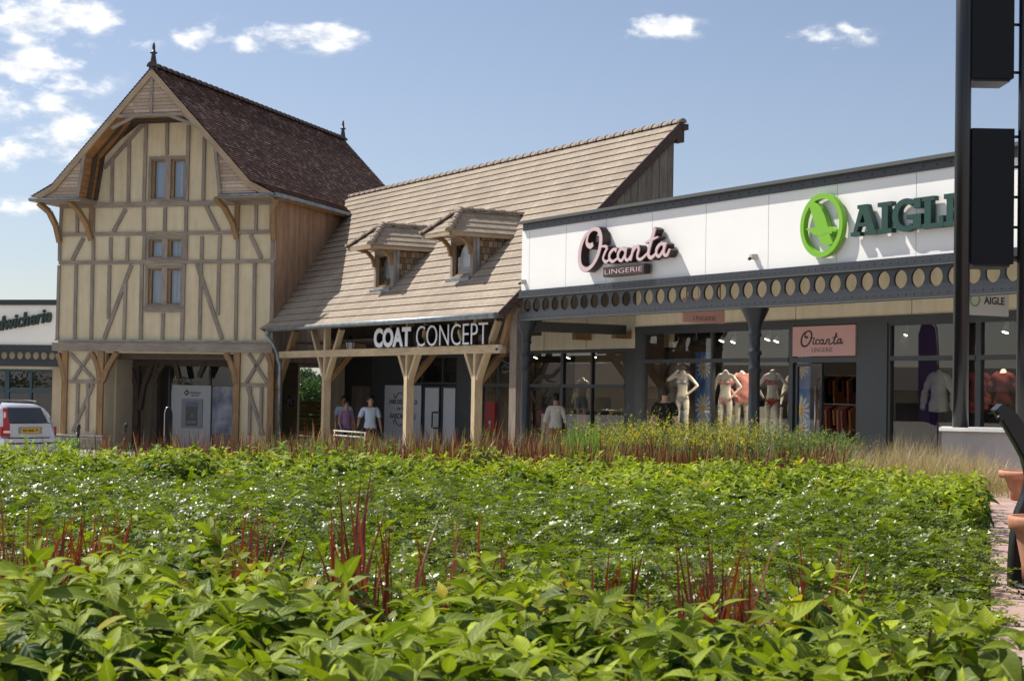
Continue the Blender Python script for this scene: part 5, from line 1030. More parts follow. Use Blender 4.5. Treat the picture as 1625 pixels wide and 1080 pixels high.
def lantern(label, fr, u, v, z, s=1.):
    l = thing('lantern', label, 'lantern', fr, (u, v, z), 'old style hanging lanterns'); g = MB(); g.tube([(u, v, z+.62*s), (u, v, z+.42*s)], .012); g.lathe((u, v, z), [(.02*s, .46*s), (.04*s, .40*s), (.16*s, .30*s), (.17*s, .27*s), (.15*s, .27*s)], 6, False)
    for k in range(6): a = k*pi/3; g.tube([(u+.145*s*cos(a), v+.145*s*sin(a), z+.28*s), (u+.09*s*cos(a), v+.09*s*sin(a), z)], .009, 5)
    g.lathe((u, v, z), [(0, -.02*s), (.09*s, 0), (.09*s, .02*s), (0, .02*s)], 6, False); g.build('cage', M['black'], l); g = MB(); g.lathe((u, v, z), [(.085*s, .02*s), (.135*s, .27*s)], 6, False); g.build('pane', M['poster'], l, recalc=False)
p = A.hit(556, 550, .5); lantern('black lantern hanging under the barn eaves left of the white letters', A, p[0], .5, p[2]-.15); p = T.hit(187, 585, 1.2); lantern('dark lantern hanging inside the tower passage', T, p[0], 1.2, p[2])
# poster on the beige pier, wooden fence, far trees behind the opening
u0, u1 = A.hit(452.5, 630, 2.97)[0], A.hit(466.5, 630, 2.97)[0]; ps = thing('poster', 'small purple and white poster on the beige pier', 'poster', A, (u0, 2.97, 1.1)); g = MB(); g.box(u0, u1, 2.975, 2.995, A.f(459, 645, 2.97)[1], A.f(459, 627, 2.97)[1])
mm_ = mat('patchy_poster_print', (.3, .3, .35), .6); b = NB(mm_); b.col(b.ramp(b.noise(b.uv(1, 1, 'Object'), 6, 3), [(.42, (.03, .02, .06)), (.5, (.35, .3, .45)), (.6, (.7, .7, .75))])); g.build('sheet', mm_, ps)
fn = thing('wooden_fence_panel', 'slatted wooden screen panel closing the passage beside the barn', 'fence', A, (-19.8, 5.5, -.4)); FV = 5.5
a, b_ = A.hit(473, 640, FV)[0], A.hit(520, 640, FV)[0]; zt__ = A.f(495, 636, FV)[1]; um = A.hit(504.5, 640, FV)[0]; g = MB()
for x in (a, um, b_): g.box(x-.05, x+.05, FV-.05, FV+.05, -.5, zt__+.03)
g.box(a+.05, um-.05, FV-.04, FV+.03, zt__-.08, zt__); g.box(um+.05, b_-.05, FV-.04, FV+.03, zt__-.08, zt__); g.build('fence_frame', M['fence'], fn); g = MB(); z = -.45
while z < zt__-.12: g.box(a+.05, um-.05, FV-.015, FV+.012, z, z+.13); g.box(um+.05, b_-.05, FV-.014, FV+.013, z, z+.13); z += .16
g.build('slat_panel', M['fence'], fn)
# bench rail in front of the barn
bn = thing('metal_bench', 'pale tubular metal bench between the first two barn posts', 'bench', A, (A.hit(530, 690, -.5)[0], -.5, -.35)); a, b_ = A.hit(530, 684, -.6)[0], A.hit(581, 684, -.6)[0]; zz = A.f(555, 684.5, -.6)[1]; g = MB(); g.tube([(a, -.6, zz), (b_, -.6, zz)], .02); g.tube([(a, -.6, zz-.12), (b_, -.6, zz-.12)], .018); g.build('backrest', M['ivory'], bn)
g = MB(); g.box(a, b_, -1.05, -.65, .06, .1); g.build('seat', M['ivory'], bn)
for x in (a+.05, b_-.05):
    g = MB(); g.tube([(x, -.6, zz), (x, -.62, -.35)], .018); g.tube([(x, -1.0, .07), (x, -1.0, -.35)], .018); g.build('leg', M['ivory'], bn)
# cash machine and poster in the tower passage
AV = 1.9; a, b_ = T.hit(273, 611, AV)[0], T.hit(335, 611, AV)[0]; zt2 = T.f(300, 611, AV)[1]
at = thing('cash_machine', 'tall grey cash machine with black diamond logo in the tower passage', 'cash machine', T, (a, AV, -.45)); g = MB(); g.box(a, b_, AV, AV+.6, -.45, zt2); g.build('cabinet', M['atm'], at)
def t3(x, y): return T.f(x, y, AV)
(x0, z0), (x1, z1) = t3(288, 678), t3(322, 633); g = MB(); g.box(x0, x1, AV-.03, AV+.0, z0, z1); sur = g.build('surround', mat('atm_mid_grey', (.22, .23, .24), .45), at)
(x0, z0), (x1, z1) = t3(295, 675), t3(314.5, 638); g = MB(); g.box(x0, x1, AV-.034, AV-.028, z0, z1); g.build('fascia', M['atmdk'], at)
(x0, z0), (x1, z1) = t3(295.5, 645), t3(314, 638.5); g = MB(); g.box(x0, x1, AV-.040, AV-.034, z0, z1); g.build('screen', M['screen'], at)
(x0, z0), (x1, z1) = t3(298, 671), t3(313, 656); g = MB(); g.box(x0, x1, AV-.06, AV-.034, z0, z0+.08); g.box(x0+.12, x1-.12, AV-.042, AV-.034, z1-.12, z1); g.build('keypad', mat('atm_keys', (.15, .16, .17), .4), at)
g = MB(); c0_ = t3(296.3, 622.7); r = .10; g.prism([(c0_[0]-r, AV-.004, c0_[1]), (c0_[0], AV-.004, c0_[1]-r), (c0_[0]+r, AV-.004, c0_[1]), (c0_[0], AV-.004, c0_[1]+r)], (0, -.004, 0)); lo = g.build('logo', M['ink'], at); g = MB(); g.text('»', c0_[0]-.045, c0_[0]+.045, c0_[1]-.03, c0_[1]+.03, AV-.012, AV-.006); g.build('logo_mark', M['white'], lo, recalc=False)
g = MB(); a1_, a2_ = t3(302, 624), t3(319, 621); g.text('Distributeur', a1_[0], a2_[0], a1_[1]-.0, a2_[1]+.0, AV-.008, AV-.002); a1_, a2_ = t3(304, 628), t3(316, 625.5); g.text('Bancaire', a1_[0], a2_[0], a1_[1], a2_[1], AV-.008, AV-.002); g.build('lettering', M['ink'], at, recalc=False)
a, b_ = T.hit(337, 650, AV)[0], T.hit(372, 650, AV)[0]; pz = thing('poster', 'blurred blue grey portrait poster beside the cash machine', 'poster', T, (a, AV, .0)); g = MB(); g.box(a, b_, AV, AV+.03, T.f(350, 690, AV)[1], T.f(350, 613, AV)[1])
mm_ = mat('portrait_poster', (.3, .33, .4), .4); b = NB(mm_); b.col(b.ramp(b.noise(b.uv(1, 1, 'Object'), 1.3, 4), [(.35, (.04, .06, .12)), (.5, (.22, .24, .30)), (.68, (.50, .50, .54))])); g.build('sheet', mm_, pz)
# bollards
for i, (x, y, Y, lab) in enumerate(((125, 673, 43, 'black studded bollard in front of the brick plinth'), (199.5, 672, 43, 'black studded bollard before the tower passage'))):
    P = at_Y(x, y, Y); gz = base_z(P[0]); s = thing('bollard', lab, 'bollard', G, (P[0], P[1], gz), 'black studded bollards'); g = MB(); h = P[2]-gz; g.lathe((P[0], P[1], gz), [(.06, 0), (.06, .1), (.045, .14), (.042, h-.12), (.055, h-.10), (.055, h-.06), (.04, h-.04), (.05, h-.02), (0, h+.02)], 12); g.build('post', M['black'], s)
    g = MB()
    for k in range(5): g.ball((P[0]-.035, P[1]-.035, gz+h-.06-.17*k), .012, 6)
    g.build_each('stud', M['steel'], s)
P = at_Y(268, 645, 42); gz = base_z(P[0]); s = thing('curved_bollard', 'dark bollard with rounded pale edged top before the cash machine', 'bollard', G, (P[0], P[1], gz)); g = MB(); h = P[2]-gz; prof = [(-.09, 0), (-.09, h-.16), (-.06, h-.04), (0, h), (.05, h-.03), (.09, h-.18), (.1, 0)]; g.prism([(P[0]+x, P[1]-.05, gz+z) for x, z in prof], (0, .1, 0)); g.build('post', M['panelbk'], s); g = MB(); g.tube([(P[0]-.092, P[1]-.06, gz), (P[0]-.092, P[1]-.06, gz+h-.16), (P[0]-.06, P[1]-.06, gz+h-.04), (P[0], P[1]-.06, gz+h)], .012, 6); g.build('edge_trim', M['steel'], s)

# ------------------------------------------------------------------ CAR (rear three-quarter, left edge)
Pc = at_Y(47, 700, 41.5); gz = base_z(-18)
CY = R_(53)     # heading: nose away and to the left
car = thing('parked_car', 'silver estate car with tall red tail light parked at the left edge', 'car', G, (Pc[0], Pc[1], gz), None, CY); OFF[car.name] = V(0, 0, 0)
# local: x right, y forward (nose), z up; tail at y=0
def loft(sts, name, m, smooth=True):
    g = MB()
    for (y0, P0), (y1, P1) in zip(sts[:-1], sts[1:]):
        n = len(P0)
        for i in range(n-1): g.face([(P0[i][0], y0(P0[i][1]) if callable(y0) else y0, P0[i][1]), (P0[i+1][0], y0(P0[i+1][1]) if callable(y0) else y0, P0[i+1][1]), (P1[i+1][0], y1(P1[i+1][1]) if callable(y1) else y1, P1[i+1][1]), (P1[i][0], y1(P1[i][1]) if callable(y1) else y1, P1[i][1])], None, smooth)
    return g
def sec(wb, ws, wr, zr, zbelt=.92): 
    h = [(wb*.92, .22), (wb, .36), (wb+.01, .62), (ws, zbelt), (wr+.05, zr-.10), (wr-.02, zr-.03), (wr-.16, zr), (0, zr+.015)]
    return [(-x, z) for x, z in h]+[(x, z) for x, z in h[:-1][::-1]]
rake = lambda z: .05+max(0, z-.95)*.52
S_ = [(rake, sec(.80, .77, .60, 1.40)), (.55, sec(.88, .83, .64, 1.46)), (1.6, sec(.90, .85, .66, 1.47)), (2.6, sec(.90, .85, .64, 1.44)), (3.3, sec(.90, .84, .58, 1.05)), (4.5, sec(.86, .78, .5, .78, .74)), (4.7, sec(.7, .6, .3, .6, .55))]
g = loft(S_, 'b', None); P0 = S_[0][1]; g.face([(x, rake(z), z) for x, z in P0]); cb = g.build('body', M['carpaint'], car)
g = MB(); g.prism([(-.86, -.10, .30), (-.80, -.14, .55), (-.80, -.02, .62), (.80, -.02, .62), (.80, -.14, .55), (.86, -.10, .30)], (0, .12, 0)) if False else g.box(-.86, .86, -.13, .2, .30, .60); g.build('bumper', M['carpaint'], car)
g = MB(); g.box(-.84, .84, -.135, -.12, .46, .50); g.build('bumper_strip', M['black'], car)
yr = lambda z: rake(z)-.012
g = MB(); g.face([(-.60, yr(1.0), 1.0), (.60, yr(1.0), 1.0), (.50, yr(1.37), 1.37), (-.50, yr(1.37), 1.37)]); g.build('rear_window', M['carglass'], car, recalc=False)
g = MB(); g.box(-.60, .60, -.01, .05, .62, .99); g.build('tailgate', M['carpaint'], car); g = MB(); g.box(-.60, .60, -.014, .0, .975, .995); g.box(-.60, .60, -.02, .0, .60, .625); g.build('tailgate_seam', M['black'], car)
for s in (-1, 1):
    tl = None
    g = MB(); q = [(s*.61, -.03, .66), (s*.80, .03, .66), (s*.80, .03, .86), (s*.74, rake(1.0)-.0, .98), (s*.64, rake(1.36)+.0, 1.36), (s*.55, rake(1.36)-.03, 1.36), (s*.61, rake(1.0)-.03, 1.0)]
    if s < 0: g.prism(q[::-1], (0, -.02, 0))
    q2 = [(s*.80, .02, .66), (s*.84, .3, .70), (s*.83, .3, .84), (s*.80, .02, .90)]; g.prism(q2, (s*.03, 0, 0)); tl = g.build('tail_light', M['taillight'], car)
    g = MB(); g.prism([(s*.63, -.055, .74), (s*.79, -.0, .74), (s*.79, -.0, .80), (s*.63, -.055, .80)], (0, -.006, 0)) if s < 0 else None; g.prism([(s*.64, rake(1.14)-.03, 1.12), (s*.70, rake(1.14)-.03, 1.12), (s*.66, rake(1.26)-.03, 1.26), (s*.61, rake(1.26)-.03, 1.26)], (0, -.01, 0)); g.build_each('reversing_light', M['taillight2'], tl)
    g = MB(); g.tube([(s*.56, .45, 1.46), (s*.57, .52, 1.52), (s*.59, .9, 1.545), (s*.59, 2.2, 1.53), (s*.58, 2.4, 1.47)], .018, 8); g.build('roof_rail', M['black'], car)
    x = s; g = MB(); g.prism([(s*.825, .75, .98), (s*.83, 1.6, .97), (s*.69, 1.55, 1.37), (s*.66, .85, 1.36)], (s*.012, 0, 0)); g.prism([(s*.835, 1.68, .97), (s*.84, 2.5, .96), (s*.69, 2.35, 1.36), (s*.70, 1.66, 1.37)], (s*.012, 0, 0)); g.build('side_window', M['carglass'], car)
    for y in (1.0, 3.75):
        g = MB(); 
        for k in range(24):
            a0_, a1_ = 2*pi*k/24, 2*pi*(k+1)/24; P = lambda r, a, x: V(x, y+r*cos(a), .32+r*sin(a))
            g.face([P(.32, a0_, s*.70), P(.32, a1_, s*.70), P(.32, a1_, s*.90), P(.32, a0_, s*.90)], None, True); g.face([P(.20, a0_, s*.90), P(.20, a1_, s*.90), P(.32, a1_, s*.90), P(.32, a0_, s*.90)])
        wh = g.build('wheel', M['tyre'], car, recalc=False); g = MB(); g.tube([(s*.80, y, .32), (s*.905, y, .32)], .2, 16); g.build('rim', M['steel'], wh)
g = MB(); g.box(-.27, .27, -.026, -.01, .735, .86); pl = g.build('number_plate', M['plate'], car)
t = MB(); t.text('925 DNG 77', -.235, .235, .762, .835, -.032, -.02, .02); t.build('plate_number', M['ink'], pl, recalc=False)
g = MB(); g.box(-.36, .36, -.02, .0, .71, .885); g.build('plate_recess', mat('shaded_silver', (.30, .32, .35), .35, .5), car); g = MB(); g.box(-.3, .3, -.04, -.0, .90, .93); g.build('handle', M['carpaint'], car)

# ------------------------------------------------------------------ RIGHT FOREGROUND: totem, plinth, planter stand, pots
TY = 18.5
def gy(x, y, Y=TY): P = at_Y(x, y, Y); return P
pb = gy(1524, 675); top_z = 9.5
tt = thing('sign_totem', 'black steel sign totem of two tall poles holding dark panels at the right edge', 'totem', G, (pb[0], pb[1], pb[2]-.8))
for x, r in ((1524.2, .089), (1624.5, .085)):
    P = gy(x, 640); g = MB(); g.tube([(P[0], P[1], pb[2]-.75), (P[0]+(.0), P[1], top_z)], r, 28); g.build('pole', M['blackpole'], tt)
def tpanel(x0, x1, y0, y1, dy=0):
    a = gy(x0, y1, TY-.02); c = gy(x1, y0, TY-.02); g = MB(); g.box(a[0], c[0], TY-.05, TY+.14, a[2], c[2]); o = g.build('sign_panel', M['panelbk'], tt)
    g = MB(); g.box(a[0]+.03, c[0]-.03, TY+.0, TY+.42, a[2]-.03, a[2]-.002); g.build('panel_tray', M['black'], o)
    g = MB(); n = 5
    for z in np.linspace(a[2]+.08, c[2]-.08, n): g.tube([(a[0]-.1, TY+.03, z), (a[0]+.02, TY+.03, z)], .018, 6); g.tube([(c[0]-.02, TY+.03, z), (c[0]+.09, TY+.03, z)], .018, 6)
    g.build_each('bracket', M['black'], tt)
tpanel(1541, 1610.5, -200, 124); tpanel(1540, 1609, 205, 418)
PF = Frame((0, 0, 0), radians(-17)); TY0 = TY; a = PF.loc(gy(1490, 678, 18.2)); c = PF.loc(gy(1640, 678, 18.2)); c = a+(c-a)*1.0; TY = a[1]+.42
pl = thing('concrete_plinth', 'low pale concrete plinth at the foot of the black totem', 'plinth', PF, ((a[0]+c[0])/2, TY, .4)); g = MB(); zt3 = a[2]
g.prism([(a[0]+.0, TY-.45, zt3-.035), (a[0]+.0, TY-.42, zt3), (a[0], TY+.5, zt3), (a[0], TY+.5, zt3-.035)], (c[0]-a[0]+.6, 0, 0)); g.build('coping', M['conc'], pl)
g = MB(); g.box(a[0]+.03, c[0]+.57, TY-.40, TY+.47, .2, zt3-.036); g.build('block', M['conc'], pl)
TY = TY0
# curved black stand with pots
KY = 6.75
def kx(x, y, Y=KY): P = at_Y(x, y, Y); return P[0], P[2]
L_ = [(1577, 650), (1586, 662), (1597, 679), (1612, 705), (1624, 727), (1631, 757), (1625, 785), (1614, 812), (1607, 850), (1604, 895), (1603.5, 950)]
R__ = [(1587.5, 640.5), (1600, 646), (1612, 657), (1625, 678), (1643, 705), (1662, 750), (1668, 800), (1664, 860), (1661, 905), (1660, 950)]
zg_ = kx(1604, 953)[1]
ks = thing('planter_stand', 'curved black planter stand leaning in from the right edge', 'stand', G, (kx(1630, 950)[0], KY, zg_)); g = MB()
pts = [kx(*p) for p in L_]+[kx(*p) for p in R__[::-1]]
Lp = [kx(*p) for p in L_]; Rp = [kx(*p) for p in R__]; n = 10
def inter(P, t): t *= len(P)-1; i = min(int(t), len(P)-2); f = t-i; return (P[i][0]*(1-f)+P[i+1][0]*f, P[i][1]*(1-f)+P[i+1][1]*f)
n = 30
for i in range(n):
    a, b_ = inter(Lp, i/n), inter(Lp, (i+1)/n); c, d = inter(Rp, (i+1)/n), inter(Rp, i/n)
    for y in (KY-.03, KY+.05): g.face([(a[0], y, a[1]), (b_[0], y, b_[1]), (c[0], y, c[1]), (d[0], y, d[1])])
    for p, q in ((a, b_), (d, c)): g.face([(p[0], KY-.03, p[1]), (q[0], KY-.03, q[1]), (q[0], KY+.05, q[1]), (p[0], KY+.05, p[1])], None, True)
for p, q in ((Lp[0], Rp[0]), (Lp[-1], Rp[-1])): g.face([(p[0], KY-.03, p[1]), (q[0], KY-.03, q[1]), (q[0], KY+.05, q[1]), (p[0], KY+.05, p[1])])
g.build('curved_leg', M['black'], ks)
g = MB(); g.box(kx(1603, 950)[0], kx(1662, 950)[0], KY-.06, KY+.08, zg_, zg_+.008); g.build('foot_plate', M['steel'], ks); g = MB(); k = kx(1581, 663); g.ball((k[0], KY-.05, k[1]), .014, 12); g.build('knob', M['black'], ks)
def pot(label, x0, Y, yr_, yb, R, hgt, zb):
    P = at_Y(x0, yr_, Y); cx = P[0]+R; z1 = P[2]; p = thing('terracotta_pot', label, 'plant pot', G, (cx, Y, zb), 'terracotta pots'); g = MB(); c = (cx, Y, zb); h = z1-zb; g.lathe(c, [(0, .0), (R*.60, 0), (R*.64, h*.3), (R*.80, h-.06*h/.26), (R*.82, h-.055*h/.26)], 32); g.build('bowl', M['terra'], p)
    g = MB(); g.lathe(c, [(R*.80, h-.062), (R*.97, h-.052), (R, h-.015), (R*.97, h), (R*.86, h), (R*.84, h-.05), (0, h-.055)], 32); g.build('rim', M['terra'], p); return p
pot('large weathered terracotta pot standing on the path beyond the planting', 1585.5, 12.6, 746, 806, .24, .3, ground_z(3.9, 12.6)+.055)
P = at_Y(1601, 820, 6.6); zpb = P[2]-.26
pot('terracotta pot held on the black stand at the right edge', 1601, 6.5, 818, 0, .15, .26, zpb)
g = MB(); Pp = at_Y(1601, 818, 6.5); g.lathe((Pp[0]+.15, 6.5, zpb), [(.0, -.012), (.12, -.012), (.12, 0), (0, 0)], 20); g.tube([(Pp[0]+.15, 6.5, zpb-.01), (Pp[0]+.19, KY, zpb-.01)], .02); g.build('pot_tray', M['black'], ks)

# ------------------------------------------------------------------ off to the left: the opposite shop wing, seen in the shop glass
Of = Frame((-105, 60, -1.2), radians(75)); ob_ = thing('opposite_shop_building', 'long low tan shop wing across the square reflected in the shop windows', 'building', Of); g = MB(); g.box(-50, 45, 0, 10, -.5, 3.6); g.build('wall', M['beige'], ob_)
g = MB(); g.prism([(-51, -.6, 3.5), (-51, 5, 5.6), (-51, 10.6, 3.5)], (97, 0, 0)); g.build('roof', M['ridgedk'], ob_); g = MB()
for i in range(16): g.box(-48+6*i, -44.6+6*i, -.03, .1, -.2, 2.4)
g.build('shop_front', M['carglass'], ob_)
for i, (x, lab) in enumerate(((1488, 'tall purple feather flag left of the view, the nearer one mirrored beside the black pole'), (1545, 'tall purple feather flag left of the view, mirrored between pole and window post'))):
    P = A.w(*A.hit(x, 600, SV)); d = ray(x, 600); d = d-2*(d@A.v)*A.v; d = d/np.linalg.norm(d[:2]); Q = P+d*(22+i*1.5); fl = thing('feather_flag', lab, 'flag', G, (Q[0], Q[1], -.3), 'purple feather flags'); OFF[fl.name] = V(0, 0, 0); fl.rotation_euler.z = radians(60)
    g = MB(); g.tube([(0, 0, 0), (0, 0, 3.4), (.06, 0, 4.1), (.3, 0, 4.5)], .02); g.build('mast', M['black'], fl); g = MB(); g.prism([(.03, 0, 1.1), (.6, 0, 1.3), (.62, 0, 3.9), (.45, 0, 4.45), (.1, 0, 4.1), (.03, 0, 3.4)], (0, .01, 0)); g.build('banner', M['purple'], fl)

# ------------------------------------------------------------------ VEGETATION
def add_mesh(name, verts, faces, cols, m, parent=None, smooth=True, lc=None):
    me = bpy.data.meshes.new(name); nv, nf = len(verts), len(faces); k = faces.shape[1]
    me.vertices.add(nv); me.vertices.foreach_set('co', verts.astype(np.float32).ravel()); me.loops.add(nf*k); me.loops.foreach_set('vertex_index', faces.astype(np.int32).ravel())
    me.polygons.add(nf); me.polygons.foreach_set('loop_start', np.arange(0, nf*k, k, dtype=np.int32)); me.polygons.foreach_set('loop_total', np.full(nf, k, np.int32)); me.update(calc_edges=True)
    a = me.color_attributes.new('Col', 'FLOAT_COLOR', 'POINT'); a.data.foreach_set('color', np.hstack([cols, np.ones((nv, 1))]).astype(np.float32).ravel())
    if lc is not None: la = me.attributes.new('lc', 'FLOAT_VECTOR', 'POINT'); la.data.foreach_set('vector', lc.astype(np.float32).ravel())
    me.polygons.foreach_set('use_smooth', np.full(nf, smooth, bool)); me.materials.append(m); o = bpy.data.objects.new(name, me); COL.objects.link(o)
    if parent is not None: o.parent = parent
    return o
def norm(a): return a/(np.linalg.norm(a, axis=-1, keepdims=True)+1e-9)
def leaves(pos, dirv, upv, L, Wd, curl, rows, prof, col, fold=.25, tipcol=None):
    """vectorised curved leaves: pos,dir,up (N,3); L,Wd,curl (N,)"""
    N_ = len(pos); dirv = norm(dirv); side = norm(np.cross(dirv, upv)); up = np.cross(side, dirv); t = np.linspace(0, 1, rows); vs = []; cs = []
    for i, ti in enumerate(t):
        ang = curl*ti; s = np.where(np.abs(curl) > 1e-3, np.sin(ang)/np.where(np.abs(curl) > 1e-3, curl, 1), ti); h = np.where(np.abs(curl) > 1e-3, (1-np.cos(ang))/np.where(np.abs(curl) > 1e-3, curl, 1), 0)
        c = pos+dirv*(L*s)[:, None]-up*(L*h)[:, None]; nrm = up*np.cos(ang)[:, None]+dirv*np.sin(ang)[:, None]; w = (Wd*prof(ti)/2)[:, None]
        cc = col if tipcol is None else col*(1-ti)+tipcol*ti
        for q in (-1, 0, 1): vs.append(c+side*w*q+nrm*w*fold*abs(q)); cs.append(cc*(1.12 if q == 0 and rows > 3 else 1.))
    Vv = np.stack(vs, 1); Cc = np.stack(cs, 1); M_ = rows*3; f = []
    for i in range(rows-1):
        for q in (0, 1): a = i*3+q; f.append((a, a+1, a+4, a+3))
    f = np.array(f)[None]+(np.arange(N_)*M_)[:, None, None]; return Vv.reshape(-1, 3), f.reshape(-1, 4), Cc.reshape(-1, 3)
class Acc:
    def __init__(s): s.v = []; s.f = []; s.c = []; s.n = 0
    def add(s, r, lc=None):
        v, f, c = r; s.v.append(v); s.f.append(f+s.n); s.c.append(c); s.n += len(v)
    def out(s, name, m, parent=None, rows=None):
        lc = None
        if rows:
            L = []
            for v, r in zip(s.v, rows): t = np.repeat(np.linspace(0, 1, r), 3); q = np.tile([-1., 0, 1.], r); L.append(np.tile(np.stack([t, q, t*0], 1), (len(v)//(3*r), 1)))
            lc = np.vstack(L)
        return add_mesh(name, np.vstack(s.v), np.vstack(s.f), np.vstack(s.c), m, parent, True, lc)
def fbm(x, y, s, seed=0.): return np.array([mnoise.noise((a*s+seed, b*s-seed, seed)) for a, b in zip(x, y)])
ovate = lambda t: (sin(pi*min(1, t*1.06)**.72)**.9)*(1-.15*t)+.02
oval = lambda t: sin(pi*(.06+.9*t))**.8
GZ = np.vectorize(ground_z)
RW = []
def dogwood(X, Y, ztop, leaf, rows, acc, BR=1.):
    """whorled shoots: paired ovate leaves, yellow green at the tips"""
    n = len(X); az0 = RNG.uniform(0, 2*pi, n); tilt = RNG.uniform(0, .35, n); ta = RNG.uniform(0, 2*pi, n)
    ax = norm(np.stack([np.sin(tilt)*np.cos(ta), np.sin(tilt)*np.sin(ta), np.cos(tilt)], 1)); e1 = norm(np.cross(ax, np.array([.3, .9, .1]))); e2 = np.cross(ax, e1)
    SZ = RNG.uniform(.7, 1.25, n); age0 = RNG.uniform(0, 1, n); warm = RNG.uniform(0, 1, n)
    for tier in range(5):
        for s in range(2):
            keep = RNG.uniform(0, 1, n) < (.96 if tier < 3 else .8); m_ = keep
            a = az0+tier*pi/2+s*pi+RNG.normal(0, .25, n); out_ = e1*np.cos(a)[:, None]+e2*np.sin(a)[:, None]
            el = np.radians(np.array([52, 26, 4, -18, -32])[tier]+RNG.normal(0, 14, n)); d = out_*np.cos(el)[:, None]+ax*np.sin(el)[:, None]
            pos = np.stack([X, Y, ztop], 1)-ax*(np.array([0, .012, .035, .065, .10])[tier]*leaf/.085)[..., None]*np.ones((n, 1)); L = leaf*SZ*np.array([.48, .8, 1.05, 1.12, 1.0])[tier]*RNG.uniform(.8, 1.2, n); Wd = L*RNG.uniform(.36, .50, n)
            curl = RNG.uniform(.3, 1.5, n)+(.1 if tier > 1 else -.0); up = ax+RNG.normal(0, .25, (n, 3))
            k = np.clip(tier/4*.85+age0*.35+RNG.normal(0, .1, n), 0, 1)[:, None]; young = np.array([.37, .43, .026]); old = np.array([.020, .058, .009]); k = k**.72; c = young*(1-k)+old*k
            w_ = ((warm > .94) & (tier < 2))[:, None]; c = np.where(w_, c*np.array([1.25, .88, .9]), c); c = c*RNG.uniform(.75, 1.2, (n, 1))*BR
            acc.add(leaves(pos[m_], d[m_], up[m_], L[m_], Wd[m_], curl[m_], rows, ovate, c[m_])); RW.append(rows)
def jitgrid(x0, x1, y0, y1, s):
    nx_, ny_ = max(1, int((x1-x0)/s)), max(1, int((y1-y0)/s)); gx, gy_ = np.meshgrid(np.linspace(x0, x1, nx_), np.linspace(y0, y1, ny_)); gx = gx.ravel()+RNG.uniform(-s*.5, s*.5, gx.size); gy_ = gy_.ravel()+RNG.uniform(-s*.5, s*.5, gy_.size); return gx, gy_
EDGE = lambda Y: 1.46+(Y-5.1)*.292
SLX = lambda Y: .3125*Y+.35     # half width of the view
# front dogwood: Y 1.7 .. ~4.1
FB_ = [(-200, 900), (0, 898), (100, 882), (250, 858), (420, 880), (520, 918), (620, 926), (700, 890), (800, 880), (900, 905), (1000, 925), (1150, 940), (1300, 925), (1450, 938), (1600, 1025), (1800, 1100)]
FBY = [.405*2600/(y-620-.0175*(x-812)) for x, y in [(q_[0], q_[1]-9) for q_ in FB_]]; FBX = [(x-812)/2600*Y_ for (x, y), Y_ in zip(FB_, FBY)]
def front_back(X, Y):   # rear boundary of the near shrubs as a function of X
    return np.interp(X, FBX, FBY)
X, Y = jitgrid(-1.9, 1.75, 1.75, 4.9, .078); m_ = (Y < front_back(X, Y)+.06*RNG.normal(size=X.size)) & (np.abs(X) < SLX(Y)+.2) & (X < EDGE(Y)+.08)
X, Y = X[m_], Y[m_]; zt_ = 1.225+.13*fbm(X, Y, 2.3, 3.1)+.07*fbm(X, Y, 5.5, 9.)+RNG.uniform(-.045, .03, X.size); zt_ -= np.clip((Y-front_back(X, Y)+.35)/.35, 0, 1)**2*.10
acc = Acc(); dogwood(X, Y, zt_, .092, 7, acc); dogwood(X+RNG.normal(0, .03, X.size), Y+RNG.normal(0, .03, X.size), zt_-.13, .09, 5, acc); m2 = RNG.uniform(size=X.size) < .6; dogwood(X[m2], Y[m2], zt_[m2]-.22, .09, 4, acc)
sx_, sy_ = X[::7], Y[::7]; ns = len(sx_); nv_ = Acc()
o = acc.out('dogwood_hedge', M['leaf'], None, RW); RW.clear()
nv_.add(leaves(np.stack([sx_+RNG.normal(0, .02, ns), sy_, zt_[::7]-.40], 1), np.stack([RNG.normal(0, .2, ns), RNG.normal(0, .2, ns), np.ones(ns)], 1), np.tile([0, -1., 0], (ns, 1)), np.full(ns, .38), np.full(ns, .0045), RNG.uniform(-.3, .3, ns), 5, lambda t: 1., np.tile([.16, .05, .035], (ns, 1)))); so_ = nv_.out('dogwood_stems', M['blade']); tag(so_, 'thin red brown stems of the front dogwood', 'stems', kind='stuff')
tag(o, 'bright yellow green dogwood leaves filling the bottom of the view', 'shrubs', kind='stuff')
# rear dogwood band
def rb_front(X): return np.interp(X, [-5, -3, -2, -.8, .2, .8, 1.5, 1.9, 2.3, 2.7, 4], [10.4, 10.5, 10.7, 11.0, 10.3, 9.3, 8.8, 9.7, 9.1, 8.4, 8.2])+.12*np.sin(X*5)
X, Y = jitgrid(-4.8, 3.7, 8, 13, .095); back = 12.7-.5*np.clip(X-1, 0, 9); m_ = (Y > rb_front(X)+.15*RNG.normal(size=X.size)) & (Y < back) & (np.abs(X) < SLX(Y)+.3) & (X < EDGE(Y)+.0)
X, Y = X[m_], Y[m_]; edge_f = np.clip((Y-rb_front(X))/.35, 0, 1); zt_ = 1.005+.11*edge_f+.07*fbm(X, Y, 1.1, 5.)+.10*fbm(X, Y, 3.0, 2.)+.05*(RNG.uniform(size=X.size)>.9)+RNG.uniform(-.05, .035, X.size)
zt_ -= .0*X; acc = Acc(); dogwood(X, Y, zt_, .092, 4, acc, 1.15); m2 = RNG.uniform(size=X.size) < .8; dogwood(X[m2], Y[m2]-.04, zt_[m2]-.12, .09, 3, acc); m3 = (edge_f < .8); dogwood(X[m3], Y[m3]-.1, zt_[m3]-.22, .09, 3, acc)
